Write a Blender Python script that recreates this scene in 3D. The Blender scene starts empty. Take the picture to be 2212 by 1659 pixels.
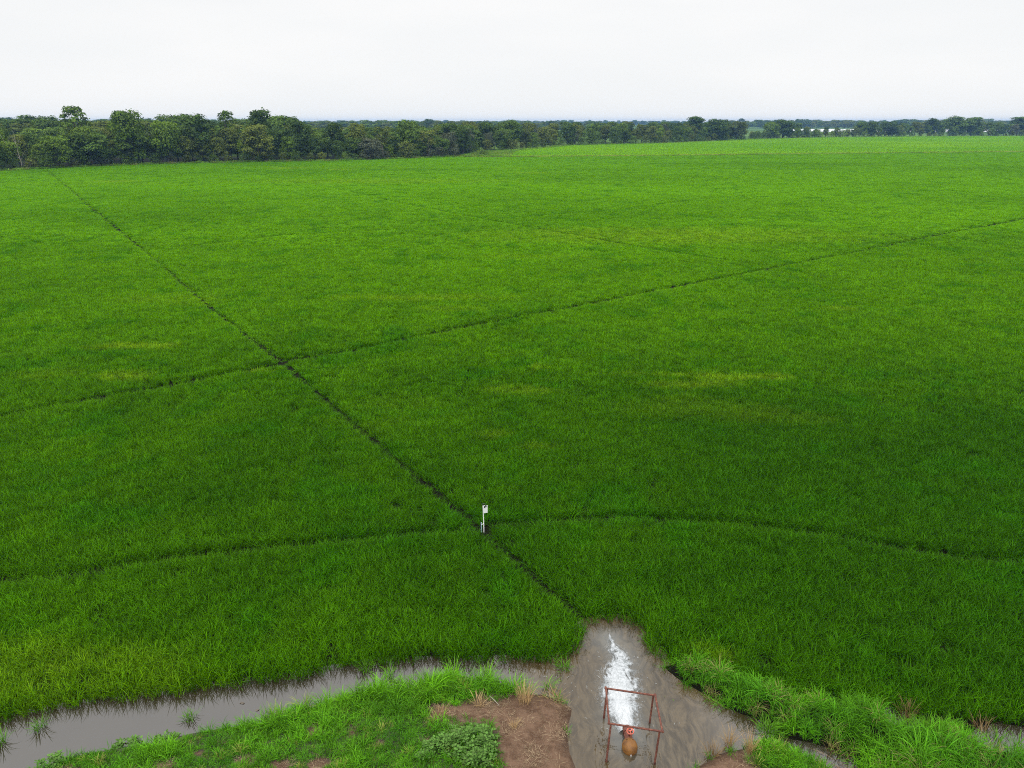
import bpy, math, random
import numpy as np
from mathutils import Vector, Matrix

random.seed(11)
rng = np.random.default_rng(11)
SC = bpy.context.scene
COL = SC.collection
PI = math.pi

# ------------------------------------------------------------------ camera
H = 14.0                                   # drone height above the water
F = 1587.7                                 # focal length for a 2212 px wide picture
PITCH = math.atan((829.5 - 262) / F)
CP, SP = math.cos(PITCH), math.sin(PITCH)


def ray(px, py):
    dx = (px - 1106) / F
    dy = (829.5 - py) / F
    return dx, CP + dy * SP, -SP + dy * CP


def U(px, py, z=0.0):                      # survey of the photograph: picture point -> point of the place at height z
    X, Y, Z = ray(px, py)
    t = (z - H) / Z
    return (t * X, t * Y)


def above(px, py, Y0):                     # the point of the place seen at (px, py), Y0 metres ahead
    X, Y, Z = ray(px, py)
    t = Y0 / Y
    return (t * X, Y0, H + t * Z)


def UL(pts, z=0.0):
    return np.array([U(p[0], p[1], z) for p in pts])


cam_d = bpy.data.cameras.new("camera")
cam = bpy.data.objects.new("camera", cam_d)
COL.objects.link(cam)
cam.location = (0, 0, H)
cam.rotation_euler = (PI / 2 - PITCH, 0, 0)
cam_d.sensor_fit = 'HORIZONTAL'
cam_d.sensor_width = 36
cam_d.lens = 36 * F / 2212
cam_d.clip_start = 0.1
cam_d.clip_end = 20000
SC.camera = cam

# ------------------------------------------------------------------ small numeric helpers


def vnoise(x, y, seed=0):
    xi = np.floor(x).astype(np.int64)
    yi = np.floor(y).astype(np.int64)
    xf, yf = x - xi, y - yi
    u, v = xf * xf * (3 - 2 * xf), yf * yf * (3 - 2 * yf)

    def h(a, b):
        n = (a * 374761393 + b * 668265263 + seed * 144269504) & 0x7fffffff
        n = ((n ^ (n >> 13)) * 1274126177) & 0x7fffffff
        return ((n ^ (n >> 16)) & 0xffff) / 65535.0
    return (h(xi, yi) * (1 - u) + h(xi + 1, yi) * u) * (1 - v) + (h(xi, yi + 1) * (1 - u) + h(xi + 1, yi + 1) * u) * v


def fbm(x, y, seed=0, octs=4):
    a, s, t = 0.5, 0.0, 0.0
    for o in range(octs):
        s = s + a * vnoise(x * 2 ** o + 17.3 * o, y * 2 ** o - 9.1 * o, seed + o)
        t += a
        a *= 0.5
    return s / t


def seg_dist(x, y, line):
    d = np.full(x.shape, 1e9)
    for (ax, ay), (bx, by) in zip(line[:-1], line[1:]):
        vx, vy = bx - ax, by - ay
        L = vx * vx + vy * vy + 1e-12
        t = np.clip(((x - ax) * vx + (y - ay) * vy) / L, 0, 1)
        d = np.minimum(d, np.hypot(x - ax - t * vx, y - ay - t * vy))
    return d


def inside(x, y, poly):
    r = np.zeros(x.shape, bool)
    n = len(poly)
    for i in range(n):
        ax, ay = poly[i]
        bx, by = poly[(i + 1) % n]
        if ay == by:
            continue
        c = ((ay > y) != (by > y)) & (x < (bx - ax) * (y - ay) / (by - ay) + ax)
        r ^= c
    return r


def sdist(x, y, poly):                     # > 0 inside
    d = seg_dist(x, y, np.vstack([poly, poly[:1]]))
    return np.where(inside(x, y, poly), d, -d)


def sstep(a, b, x):
    t = np.clip((x - a) / (b - a), 0, 1)
    return t * t * (3 - 2 * t)


def new_mesh(name, verts, faces, mat=None, smooth=False, attrs=None):
    me = bpy.data.meshes.new(name)
    verts = np.asarray(verts, dtype=np.float32)
    if isinstance(faces, np.ndarray):
        n, k = faces.shape
        me.vertices.add(len(verts))
        me.vertices.foreach_set("co", verts.ravel())
        me.loops.add(n * k)
        me.loops.foreach_set("vertex_index", faces.astype(np.int32).ravel())
        me.polygons.add(n)
        me.polygons.foreach_set("loop_start", np.arange(0, n * k, k, dtype=np.int32))
        me.update(calc_edges=True)
    else:
        me.from_pydata([tuple(map(float, v)) for v in verts], [], [list(f) for f in faces])
        me.update()
    if attrs:
        for k_, (dom, typ, val) in attrs.items():
            at = me.attributes.new(k_, typ, dom)
            if typ == 'FLOAT':
                at.data.foreach_set("value", np.asarray(val, dtype=np.float32).ravel())
            elif typ == 'INT':
                at.data.foreach_set("value", np.asarray(val, dtype=np.int32).ravel())
            elif typ == 'FLOAT_VECTOR':
                at.data.foreach_set("vector", np.asarray(val, dtype=np.float32).ravel())
    if mat:
        me.materials.append(mat)
    if smooth:
        me.polygons.foreach_set("use_smooth", np.ones(len(me.polygons), dtype=bool))
    me.validate()
    return me


def link(name, me, parent=None, loc=None):
    o = bpy.data.objects.new(name, me)
    COL.objects.link(o)
    if parent:
        o.parent = parent
    if loc:
        o.location = loc
    return o


def tag(o, label=None, cat=None, group=None, kind=None):
    if label:
        o['label'] = label
    if cat:
        o['category'] = cat
    if group:
        o['group'] = group
    if kind:
        o['kind'] = kind
    return o


def empty(name, loc, label, cat, group=None):
    o = bpy.data.objects.new(name, None)
    COL.objects.link(o)
    o.location = loc
    o.empty_display_size = 0.2
    return tag(o, label, cat, group)


class MB:                                  # collects tubes, boxes and lathes into ONE mesh
    def __init__(self):
        self.v, self.f = [], []

    def add(self, v, f):
        b = len(self.v)
        self.v += [tuple(p) for p in v]
        self.f += [[i + b for i in q] for q in f]

    def tube(self, pts, radii, n=10, cap=True):
        pts = [Vector(p) for p in pts]
        if not hasattr(radii, '__len__'):
            radii = [radii] * len(pts)
        v, f = [], []
        ref = None
        for i, p in enumerate(pts):
            d = (pts[min(i + 1, len(pts) - 1)] - pts[max(i - 1, 0)]).normalized()
            if ref is None:
                ref = Vector((1, 0, 0)) if abs(d.x) < .8 else Vector((0, 1, 0))
            a = (ref - d * ref.dot(d)).normalized()
            ref = a
            b = d.cross(a)
            for k in range(n):
                t = 2 * PI * k / n
                v.append(p + (a * math.cos(t) + b * math.sin(t)) * radii[i])
        for i in range(len(pts) - 1):
            for k in range(n):
                f.append([i * n + k, i * n + (k + 1) % n, (i + 1) * n + (k + 1) % n, (i + 1) * n + k])
        if cap:
            f.append(list(range(n))[::-1])
            f.append([(len(pts) - 1) * n + k for k in range(n)])
        self.add(v, f)

    def torus(self, c, R, r, n=32, m=10, axis=None):
        v, f = [], []
        M = Matrix.Identity(3) if axis is None else Vector((0, 0, 1)).rotation_difference(Vector(axis)).to_matrix()
        for i in range(n):
            t = 2 * PI * i / n
            for k in range(m):
                u = 2 * PI * k / m
                p = Vector(((R + r * math.cos(u)) * math.cos(t), (R + r * math.cos(u)) * math.sin(t), r * math.sin(u)))
                v.append(Vector(c) + M @ p)
        for i in range(n):
            for k in range(m):
                f.append([i * m + k, ((i + 1) % n) * m + k, ((i + 1) % n) * m + (k + 1) % m, i * m + (k + 1) % m])
        self.add(v, f)

    def box(self, c, s, rz=0):
        cx, cy, cz = c
        v = []
        for z in (-.5, .5):
            for x, y in ((-.5, -.5), (.5, -.5), (.5, .5), (-.5, .5)):
                X, Y = x * s[0], y * s[1]
                v.append((cx + X * math.cos(rz) - Y * math.sin(rz), cy + X * math.sin(rz) + Y * math.cos(rz), cz + z * s[2]))
        self.add(v, [[3, 2, 1, 0], [4, 5, 6, 7], [0, 1, 5, 4], [1, 2, 6, 5], [2, 3, 7, 6], [3, 0, 4, 7]])

    def build(self, name, mat, parent=None, smooth=True, loc=None, bevel=0):
        me = new_mesh(name, self.v, self.f, mat, smooth)
        o = link(name, me, parent, loc)
        if smooth or bevel:
            if bevel:
                m = o.modifiers.new("bevel", 'BEVEL')
                m.width = bevel
                m.segments = 2
            me.set_sharp_from_angle(angle=math.radians(40))
        return o


# ------------------------------------------------------------------ materials
def mat(name):
    m = bpy.data.materials.new(name)
    m.use_nodes = True
    nt = m.node_tree
    nt.nodes.clear()
    out = nt.nodes.new('ShaderNodeOutputMaterial')
    return m, nt, out


def N(nt, typ, **kw):
    n = nt.nodes.new(typ)
    for k, v in kw.items():
        if k in n.inputs and not hasattr(n, k):
            n.inputs[k].default_value = v
        elif hasattr(n, k):
            setattr(n, k, v)
        else:
            n.inputs[k].default_value = v
    return n


def mathn(nt, op, a, b=None, c=None):
    n = nt.nodes.new('ShaderNodeMath')
    n.operation = op
    for i, q in enumerate((a, b, c)):
        if q is None:
            continue
        if isinstance(q, (int, float)):
            n.inputs[i].default_value = q
        else:
            nt.links.new(q, n.inputs[i])
    return n.outputs[0]


def mixc(nt, fac, a, b, blend='MIX'):
    n = nt.nodes.new('ShaderNodeMix')
    n.data_type = 'RGBA'
    n.blend_type = blend
    n.clamp_factor = True
    for s, q in ((n.inputs[0], fac), (n.inputs[6], a), (n.inputs[7], b)):
        if isinstance(q, (int, float)):
            s.default_value = q
        elif isinstance(q, (tuple, list)):
            s.default_value = (*q[:3], 1)
        else:
            nt.links.new(q, s)
    return n.outputs[2]


def noise(nt, scale, detail=3, rough=.55, coord=None, dist=0.0):
    n = nt.nodes.new('ShaderNodeTexNoise')
    n.inputs['Scale'].default_value = scale
    n.inputs['Detail'].default_value = detail
    n.inputs['Roughness'].default_value = rough
    n.inputs['Distortion'].default_value = dist
    if coord is not None:
        nt.links.new(coord, n.inputs['Vector'])
    return n.outputs['Fac']


def ramp(nt, fac, a, b):
    n = nt.nodes.new('ShaderNodeMapRange')
    n.clamp = True
    n.interpolation_type = 'SMOOTHSTEP'
    n.inputs['From Min'].default_value = a
    n.inputs['From Max'].default_value = b
    nt.links.new(fac, n.inputs['Value'])
    return n.outputs['Result']


def attr(nt, name, typ='GEOMETRY', out='Fac'):
    n = nt.nodes.new('ShaderNodeAttribute')
    n.attribute_name = name
    n.attribute_type = typ
    return n.outputs[out]


def leaf_shader(nt, out, color, trans=0.3, gloss=0.06, rough=0.5):
    d = N(nt, 'ShaderNodeBsdfDiffuse')
    t = N(nt, 'ShaderNodeBsdfTranslucent')
    nt.links.new(color, d.inputs['Color'])
    tc = mixc(nt, 1.0, color, (1.1, 1.05, .7), 'MULTIPLY')
    nt.links.new(tc, t.inputs['Color'])
    m = N(nt, 'ShaderNodeMixShader')
    m.inputs[0].default_value = trans
    nt.links.new(d.outputs[0], m.inputs[1])
    nt.links.new(t.outputs[0], m.inputs[2])
    if gloss <= 0:
        nt.links.new(m.outputs[0], out.inputs['Surface'])
        return
    g = N(nt, 'ShaderNodeBsdfGlossy')
    g.inputs['Roughness'].default_value = rough
    g.inputs['Color'].default_value = (.9, 1, .5, 1)
    m2 = N(nt, 'ShaderNodeMixShader')
    m2.inputs[0].default_value = gloss
    nt.links.new(m.outputs[0], m2.inputs[1])
    nt.links.new(g.outputs[0], m2.inputs[2])
    nt.links.new(m2.outputs[0], out.inputs['Surface'])


def blade_mat(name, trans=.3, gloss=.03, spread=.5):
    m, nt, out = mat(name)
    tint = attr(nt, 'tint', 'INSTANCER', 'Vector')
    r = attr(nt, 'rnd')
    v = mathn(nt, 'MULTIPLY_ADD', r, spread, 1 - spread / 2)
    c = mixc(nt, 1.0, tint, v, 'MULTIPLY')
    leaf_shader(nt, out, c, trans, gloss)
    return m


def crown_mat(name, col, var=.4, hue=.25, alt=(.10, .13, .02)):
    m, nt, out = mat(name)
    r = attr(nt, 'rnd')
    oi = N(nt, 'ShaderNodeObjectInfo').outputs['Random']
    a = mathn(nt, 'MULTIPLY_ADD', r, 1.0, .5)
    b = mathn(nt, 'MULTIPLY_ADD', oi, var, 1 - var / 2)
    c = mixc(nt, mathn(nt, 'MULTIPLY', oi, hue), col, alt)
    c = mixc(nt, 1.0, c, mathn(nt, 'MULTIPLY', a, b), 'MULTIPLY')
    leaf_shader(nt, out, c, .22, .02)
    return m


def plain(name, col, rough=.6, col2=None, scale=6, metal=0.0, bump=0.0, lo=.4, hi=.6, spec=.5):
    m, nt, out = mat(name)
    p = N(nt, 'ShaderNodeBsdfPrincipled')
    p.inputs['Roughness'].default_value = rough
    p.inputs['Metallic'].default_value = metal
    p.inputs['Specular IOR Level'].default_value = spec
    tc = N(nt, 'ShaderNodeTexCoord').outputs['Object']
    if col2:
        f = ramp(nt, noise(nt, scale, 5, .65, tc), lo, hi)
        nt.links.new(mixc(nt, f, col, col2), p.inputs['Base Color'])
    else:
        p.inputs['Base Color'].default_value = (*col, 1)
    if bump:
        b = N(nt, 'ShaderNodeBump')
        b.inputs['Strength'].default_value = bump
        b.inputs['Distance'].default_value = .01
        nt.links.new(noise(nt, scale * 5, 4, .6, tc), b.inputs['Height'])
        nt.links.new(b.outputs[0], p.inputs['Normal'])
    nt.links.new(p.outputs[0], out.inputs['Surface'])
    return m


M_RICE = blade_mat('rice_leaf', .28, .006, 1.15)
M_GRASS = blade_mat('bank_grass_leaf', .30, .010, .9)
M_STRAW = blade_mat('dry_straw', .15, .02, .6)
M_BARK = plain('bark', (.07, .055, .04), .9, (.13, .11, .085), 3)
M_PALEBARK = plain('pale_bark', (.20, .18, .15), .9, (.32, .29, .24), 2)
M_RUST = plain('rusty_pipe', (.105, .035, .024), .72, (.20, .075, .045), 14, 0, .35, .42, .66, .35)
M_RUSTDARK = plain('wet_rust', (.06, .02, .014), .5, (.13, .04, .025), 10, 0, .4)
M_OCHRE = plain('ochre_rusted_steel', (.205, .088, .017), .55, (.10, .042, .013), 7, 0, .3, .42, .70, .4)
M_CORAL = plain('coral_paint', (.60, .13, .075), .45, (.45, .10, .06), 20)
M_WHITE = plain('white_pvc', (.80, .80, .79), .4, (.66, .66, .62), 8, 0, 0, .55, .8)
M_PALEBLUE = plain('pale_blue_plastic', (.35, .52, .55), .4)
M_BLACK = plain('black_plastic', (.012, .012, .014), .5)
M_BARNWALL = plain('white_siding', (.74, .76, .78), .7)
M_BARNROOF = plain('pale_metal_roof', (.62, .68, .74), .5)
M_BARNDOOR = plain('grey_door', (.25, .27, .3), .6)


# ------------------------------------------------------------------ survey of the near ground (picture points of the photograph)
RICE_EDGE = [(-330, 1622), (-120, 1588), (0, 1566), (130, 1543), (293, 1517), (456, 1498), (618, 1478), (716, 1457), (770, 1449),
             (830, 1441), (920, 1438), (1000, 1440), (1060, 1437), (1130, 1437), (1195, 1436), (1245, 1424), (1272, 1395), (1272, 1358),
             (1296, 1348), (1335, 1344), (1372, 1357), (1398, 1405), (1425, 1438), (1470, 1474), (1530, 1505), (1584, 1538), (1661, 1566),
             (1703, 1600), (1749, 1606), (1788, 1619), (1850, 1640)]
NEAR_BANK = [(-330, 1740), (-120, 1690), (0, 1662), (81, 1640), (156, 1617), (260, 1597), (330, 1588), (407, 1567), (480, 1556), (576, 1543),
             (641, 1521), (706, 1501), (771, 1489), (895, 1479), (918, 1461), (983, 1453), (1020, 1464), (1084, 1470), (1142, 1482), (1172, 1483),
             (1214, 1498), (1246, 1518), (1240, 1550), (1234, 1576), (1241, 1615), (1262, 1663), (1300, 1760), (1330, 1900), (-500, 2050)]
MOUND = [(1455, 1760), (1468, 1680), (1480, 1650), (1518, 1629), (1540, 1612), (1586, 1602), (1635, 1592), (1690, 1600), (1720, 1612), (1753, 1624),
         (1783, 1640), (1803, 1662), (1830, 1760)]
RIGHT_RICE = [(1425, 1438), (1465, 1432), (1500, 1425), (1540, 1440), (1600, 1468), (1655, 1484), (1712, 1508), (1754, 1503), (1905, 1529), (1960, 1551), (2050, 1553),
              (2123, 1560), (2212, 1570), (2460, 1602), (2700, 1630)]
DIRT = [(1113, 1496), (999, 1518), (931, 1537), (925, 1562), (983, 1566), (1050, 1572), (1074, 1590), (1077, 1628), (1084, 1659), (1100, 1800), (1330, 1800), (1300, 1700), (1262, 1660),
        (1241, 1615), (1234, 1576), (1245, 1540), (1246, 1518), (1214, 1498), (1172, 1487)]
w_rice = UL(RICE_EDGE)
w_bank = UL(NEAR_BANK, .15)
w_mound = UL(MOUND, .12)
w_dirt = UL(DIRT, .15)
w_rrice = UL(RIGHT_RICE)
# wet ground: below the rice edge, all the way to the near side
WET = np.vstack([w_rice, UL([(1880, 1700), (1900, 1900), (-700, 2100)])])
POND = UL([(2095, 1598), (2123, 1571), (2170, 1566), (2212, 1575), (2460, 1606), (2500, 1660), (2212, 1624), (2150, 1619)])
POND2 = UL([(1890, 1540), (1925, 1530), (1990, 1556), (1985, 1570), (1940, 1566)])
# levee with the tall grass, right
LEVEE = np.vstack([UL([(1425, 1438), (1465, 1432), (1500, 1425), (1540, 1440), (1600, 1468), (1655, 1484), (1712, 1508), (1754, 1503), (1905, 1531), (1985, 1566), (2066, 1589), (2137, 1618), (2212, 1630),
                       (2460, 1668), (2600, 1900), (1890, 1900), (1850, 1660), (1839, 1632), (1788, 1620), (1749, 1607), (1703, 1601), (1661, 1567),
                       (1584, 1540), (1530, 1507), (1470, 1476)])])

# far edges of the fields
LEFT_EDGE = [(-420, 390), (-200, 380), (0, 371.7), (200, 361.7), (367, 355.7), (567, 351.7), (737, 349), (870, 344.5), (997, 340)]
RIGHT_EDGE = [(1035, 330.5), (1060, 328.6), (1120, 326), (1221, 316), (1330, 313), (1440, 310.7), (1623, 302), (1769, 298), (1952, 296), (2212, 295), (2480, 293.5)]
BERM = [(975, 341), (1100, 340.3), (1250, 339.2), (1440, 337.5), (1750, 333.5), (2212, 329), (2480, 326.5)]
w_left = UL(LEFT_EDGE)
w_right = UL(RIGHT_EDGE)
w_berm = UL(BERM)
RICE_FIELD = np.vstack([w_rice[:23], w_rrice[1:], [[60, 16], [400, 320]], w_berm[::-1], w_left[::-1], [[-330, 60]]])
FAR_FIELD = np.vstack([w_berm, w_right[::-1]])

TRACKS = [
    ([(105, 370), (200, 450), (330, 555), (470, 675), (610, 780), (760, 910), (900, 1025), (1000, 1105), (1045, 1146), (1100, 1195), (1170, 1255), (1235, 1310), (1285, 1350)], .17, .16, 1),
    ([(-260, 945), (0, 895), (150, 868), (330, 835), (560, 793), (640, 772), (760, 755), (1000, 705), (1230, 662), (1470, 615), (1680, 575), (1850, 543), (2050, 502), (2212, 472), (2420, 435)], .16, .18, 1),
    ([(-260, 1256), (0, 1248), (120, 1240), (330, 1207), (560, 1180), (750, 1162), (930, 1146), (1045, 1140)], .155, .16, .95),
    ([(1045, 1138), (1060, 1128), (1200, 1118), (1380, 1113), (1500, 1122), (1650, 1136), (1800, 1155), (1950, 1180), (2080, 1200), (2212, 1208), (2400, 1216)], .155, .16, .95),
    ([(610, 775), (560, 725), (470, 640), (400, 575)], .0, .45, .55),
    ([(1060, 1100), (960, 1020), (800, 890), (690, 790), (640, 770)], .0, .4, .5),
    ([(600, 392), (680, 398), (850, 435), (1000, 465), (1250, 510), (1420, 540), (1560, 560), (1680, 578)], .06, .40, .75),
    ([(1680, 578), (1800, 605), (1950, 630), (2090, 655)], .0, .4, .35),
    ([(330, 540), (600, 510), (900, 495), (1050, 475), (1300, 458), (1500, 432), (1800, 410)], .02, .5, .4),
    ([(0, 565), (170, 548), (330, 540)], .0, .5, .35),
    ([(1822, 370), (1836, 430), (1862, 540)], .0, .3, .6),
    ([(1866, 370), (1884, 430), (1918, 540)], .0, .3, .6),
]
TR = [(UL(t[0], .25), t[1], t[2], t[3]) for t in TRACKS]


def ground_z(x, y):
    """height of the ground: flooded field a little above the water level, channel and pool below, banks and levee above"""
    sw = sdist(x, y, WET)
    z = 0.045 - 0.30 * sstep(-0.7, 0.45, sw)
    sb = sdist(x, y, w_bank)
    z = np.maximum(z, -0.26 + 0.42 * sstep(-.45, .5, sb) + .10 * sstep(.3, 2.0, sb))
    sm = sdist(x, y, w_mound)
    z = np.maximum(z, -0.26 + 0.40 * sstep(-.35, .45, sm) + .04 * sstep(.3, 1, sm))
    sl = sdist(x, y, LEVEE)
    z = np.maximum(z, -0.26 + 0.36 * sstep(-.3, .25, sl) + .20 * sstep(.1, 1.1, sl))
    for p in (POND, POND2):
        z = np.minimum(z, .3 - .48 * sstep(-.5, .25, sdist(x, y, p)))
    bump = (fbm(x * 1.3, y * 1.3, 5) - .5) * .10 + (fbm(x * 6, y * 6, 9) - .5) * .04
    z = z + bump * sstep(-.12, .12, z)
    return z


# ------------------------------------------------------------------ ground
def axis(lo, hi, step, far):
    a = list(np.arange(lo, hi + 1e-6, step))
    return np.array([-f + lo for f in far[::-1]] + a + [hi + f for f in far])


gx = axis(-19, 19, .14, [3, 8, 20, 50, 110, 240, 500, 1000, 2000, 4000])
gy = np.concatenate([[-3980, -1500, -500, -120, -30, 0, 5], np.arange(8, 24, .11), [25, 28, 34, 45, 70, 110, 180, 300, 500, 800, 1300, 2100, 3000, 4000]])
X, Y = np.meshgrid(gx, gy)
Z = np.full(X.shape, .045)
near = (np.abs(X) < 26) & (Y > 4) & (Y < 27)
Z[near] = ground_z(X[near], Y[near])
Z[(Y <= 7.9)] = .2
nx, ny = len(gx), len(gy)
V = np.stack([X.ravel(), Y.ravel(), Z.ravel()], 1)
idx = np.arange(nx * ny).reshape(ny, nx)
Fq = np.stack([idx[:-1, :-1].ravel(), idx[:-1, 1:].ravel(), idx[1:, 1:].ravel(), idx[1:, :-1].ravel()], 1)
xf, yf = V[:, 0], V[:, 1]
dirt = np.zeros(len(V))
bank = np.zeros(len(V))
nr = (np.abs(xf) < 26) & (yf < 27)
BARE = [(682, 1577, .32, .2), (761, 1580, .2, .3), (690, 1651, .4, .2), (608, 1655, .3, .2), (817, 1605, .16, .1), (922, 1600, .18, .1), (534, 1640, .35, .25), (352, 1655, .5, .22),
        (430, 1622, .3, .12), (590, 1558, .25, .12), (1000, 1640, .1, .1), (480, 1600, .2, .1), (140, 1660, .5, .15)]
nbare = fbm(xf * 5, yf * 5, 31)


def bare(x, y, n):
    b = np.zeros(x.shape)
    for px, py, a, c in BARE:
        ux, uy = U(px, py, .25)
        q = ((x - ux) / (a * .72)) ** 2 + ((y - uy) / (c * .72)) ** 2
        b = np.maximum(b, sstep(1.6, .5, q + (n - .5) * 2.4))
    return b


dirt[nr] = np.maximum(sstep(-.25, .2, sdist(xf[nr], yf[nr], w_dirt) + (nbare[nr] - .5) * .5), bare(xf[nr], yf[nr], nbare[nr]))
MOUNDDIRT = UL([(1470, 1700), (1500, 1640), (1540, 1615), (1600, 1606), (1628, 1620), (1625, 1640), (1650, 1668), (1650, 1760)], .2)
dirt[nr] = np.maximum(dirt[nr], sstep(-.2, .15, sdist(xf[nr], yf[nr], MOUNDDIRT)))

margin = np.zeros(len(V))
margin[nr] = sstep(.1, .5, sdist(xf[nr], yf[nr], WET)) * sstep(.05, .3, -sdist(xf[nr], yf[nr], LEVEE) + .25)
damp = np.zeros(len(V))
damp[nr] = sstep(.10, .02, V[nr, 2] + (nbare[nr] - .5) * .10)
m_ground, nt, out = mat('ground_soil')
tc = N(nt, 'ShaderNodeTexCoord').outputs['Object']
mud = mixc(nt, noise(nt, 2.0, 5, .6, tc), (.004, .0045, .002), (.010, .010, .005))
n1 = ramp(nt, noise(nt, 3.2, 6, .7, tc), .38, .62)
n2 = ramp(nt, noise(nt, 30, 4, .7, tc), .45, .75)
dcol = mixc(nt, n1, (.080, .046, .029), (.150, .092, .060))
dcol = mixc(nt, mathn(nt, 'MULTIPLY', n2, .6), dcol, (.20, .145, .095))
mud2 = mixc(nt, noise(nt, 5.0, 5, .65, tc), (.034, .028, .022), (.085, .072, .058))
mud = mixc(nt, attr(nt, 'margin'), mud, mud2)
dcol = mixc(nt, mathn(nt, 'MULTIPLY', attr(nt, 'damp'), .55), dcol, (.038, .026, .018))
c = mixc(nt, attr(nt, 'dirt'), mud, dcol)
# far countryside beyond the woods: meadows and stubble in broad patches
pos = N(nt, 'ShaderNodeNewGeometry').outputs['Position']
sx = N(nt, 'ShaderNodeSeparateXYZ')
nt.links.new(pos, sx.inputs[0])
patch = ramp(nt, noise(nt, .004, 2, .5, tc), .42, .58)
far = mixc(nt, patch, (.05, .10, .015), (.09, .16, .03))
c = mixc(nt, ramp(nt, sx.outputs['Y'], 300, 380), c, far)
p = N(nt, 'ShaderNodeBsdfPrincipled')
p.inputs['Roughness'].default_value = .9
p.inputs['Specular IOR Level'].default_value = .05
nt.links.new(c, p.inputs['Base Color'])
b = N(nt, 'ShaderNodeBump')
b.inputs['Strength'].default_value = .8
b.inputs['Distance'].default_value = .05
nt.links.new(noise(nt, 11, 7, .75, tc), b.inputs['Height'])
nt.links.new(b.outputs[0], p.inputs['Normal'])
nt.links.new(p.outputs[0], out.inputs['Surface'])
me = new_mesh('ground', V, Fq, m_ground, True, {'dirt': ('POINT', 'FLOAT', dirt), 'margin': ('POINT', 'FLOAT', margin), 'damp': ('POINT', 'FLOAT', damp)})
tag(link('ground', me), kind='structure')

# ------------------------------------------------------------------ water
PLUME_C = [(2.763, 13.75), (2.766, 14.1), (2.74, 14.6), (2.80, 15.1), (2.83, 15.6), (2.92, 16.1), (3.01, 16.5), (3.0, 16.85), (2.88, 17.15), (2.78, 17.4)]
wx = np.arange(-17, 17.01, .1)
wy = np.arange(6, 21.01, .1)
X, Y = np.meshgrid(wx, wy)
d = seg_dist(X.ravel(), Y.ravel(), PLUME_C)
flow = np.exp(-(d / 2.3) ** 2)
aer = np.exp(-(d / .50) ** 2) * (.45 + 1.1 * fbm(X.ravel() * 4, Y.ravel() * 2.5, 44, 3))
idx = np.arange(X.size).reshape(X.shape)
Fq = np.stack([idx[:-1, :-1].ravel(), idx[:-1, 1:].ravel(), idx[1:, 1:].ravel(), idx[1:, :-1].ravel()], 1)
m_water, nt, out = mat('muddy_water')
tc = N(nt, 'ShaderNodeTexCoord').outputs['Object']
fl = attr(nt, 'flow')
# swirling sediment: coordinates bent by a slow noise
wn = nt.nodes.new('ShaderNodeTexNoise')
wn.inputs['Scale'].default_value = .55
wn.inputs['Detail'].default_value = 2
nt.links.new(tc, wn.inputs['Vector'])
vm = N(nt, 'ShaderNodeVectorMath', operation='MULTIPLY_ADD')
nt.links.new(wn.outputs['Color'], vm.inputs[0])
vm.inputs[1].default_value = (1.5, 1.5, 0)
nt.links.new(tc, vm.inputs[2])
mp = N(nt, 'ShaderNodeMapping')
mp.inputs['Rotation'].default_value = (0, 0, .5)
mp.inputs['Scale'].default_value = (2.6, .8, 1)
nt.links.new(vm.outputs[0], mp.inputs['Vector'])
sw = ramp(nt, noise(nt, 2.4, 8, .72, mp.outputs[0], .3), .36, .66)
sw2 = ramp(nt, noise(nt, .45, 3, .5, tc, .8), .35, .65)
c = mixc(nt, sw, (.026, .0175, .006), (.088, .064, .032))
c = mixc(nt, mathn(nt, 'MULTIPLY', sw2, .45), c, (.066, .043, .015))
calm = mixc(nt, noise(nt, .8, 4, .6, tc), (.018, .013, .006), (.034, .026, .015))
c = mixc(nt, ramp(nt, fl, .02, .45), calm, c)
c = mixc(nt, mathn(nt, 'MULTIPLY', attr(nt, 'aer'), .6), c, (.13, .135, .125))
p = N(nt, 'ShaderNodeBsdfPrincipled')
p.inputs['Roughness'].default_value = .035
p.inputs['IOR'].default_value = 1.92
nt.links.new(mathn(nt, 'MULTIPLY_ADD', ramp(nt, fl, .05, .7), -.27, .50), p.inputs['Specular IOR Level'])
nt.links.new(c, p.inputs['Base Color'])
r1 = noise(nt, 1.5, 3, .45, mp.outputs[0], .3)
r2 = noise(nt, 6.0, 2, .5, tc)
hgt = mathn(nt, 'ADD', mathn(nt, 'MULTIPLY', r1, 1.0), mathn(nt, 'MULTIPLY', r2, .16))
b = N(nt, 'ShaderNodeBump')
b.inputs['Distance'].default_value = .10
nt.links.new(mathn(nt, 'MULTIPLY_ADD', fl, .42, .012), b.inputs['Strength'])
nt.links.new(hgt, b.inputs['Height'])
nt.links.new(b.outputs[0], p.inputs['Normal'])
nt.links.new(p.outputs[0], out.inputs['Surface'])
V = np.stack([X.ravel(), Y.ravel(), np.zeros(X.size)], 1)
me = new_mesh('water', V, Fq, m_water, True, {'flow': ('POINT', 'FLOAT', flow), 'aer': ('POINT', 'FLOAT', aer)})
tag(link('water', me), kind='structure')

# far ponds, sky glint painted in as a pale matte colour, beyond the right wood
m_pond, nt, out = mat('pond_painted_glint')
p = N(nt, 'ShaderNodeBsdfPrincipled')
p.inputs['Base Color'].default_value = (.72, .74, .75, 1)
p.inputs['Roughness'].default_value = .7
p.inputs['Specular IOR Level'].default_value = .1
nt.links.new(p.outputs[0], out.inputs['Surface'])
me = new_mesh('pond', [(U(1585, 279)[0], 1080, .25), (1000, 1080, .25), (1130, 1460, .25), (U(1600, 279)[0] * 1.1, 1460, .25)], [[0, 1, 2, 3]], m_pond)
tag(link('pond', me), kind='structure')

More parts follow.
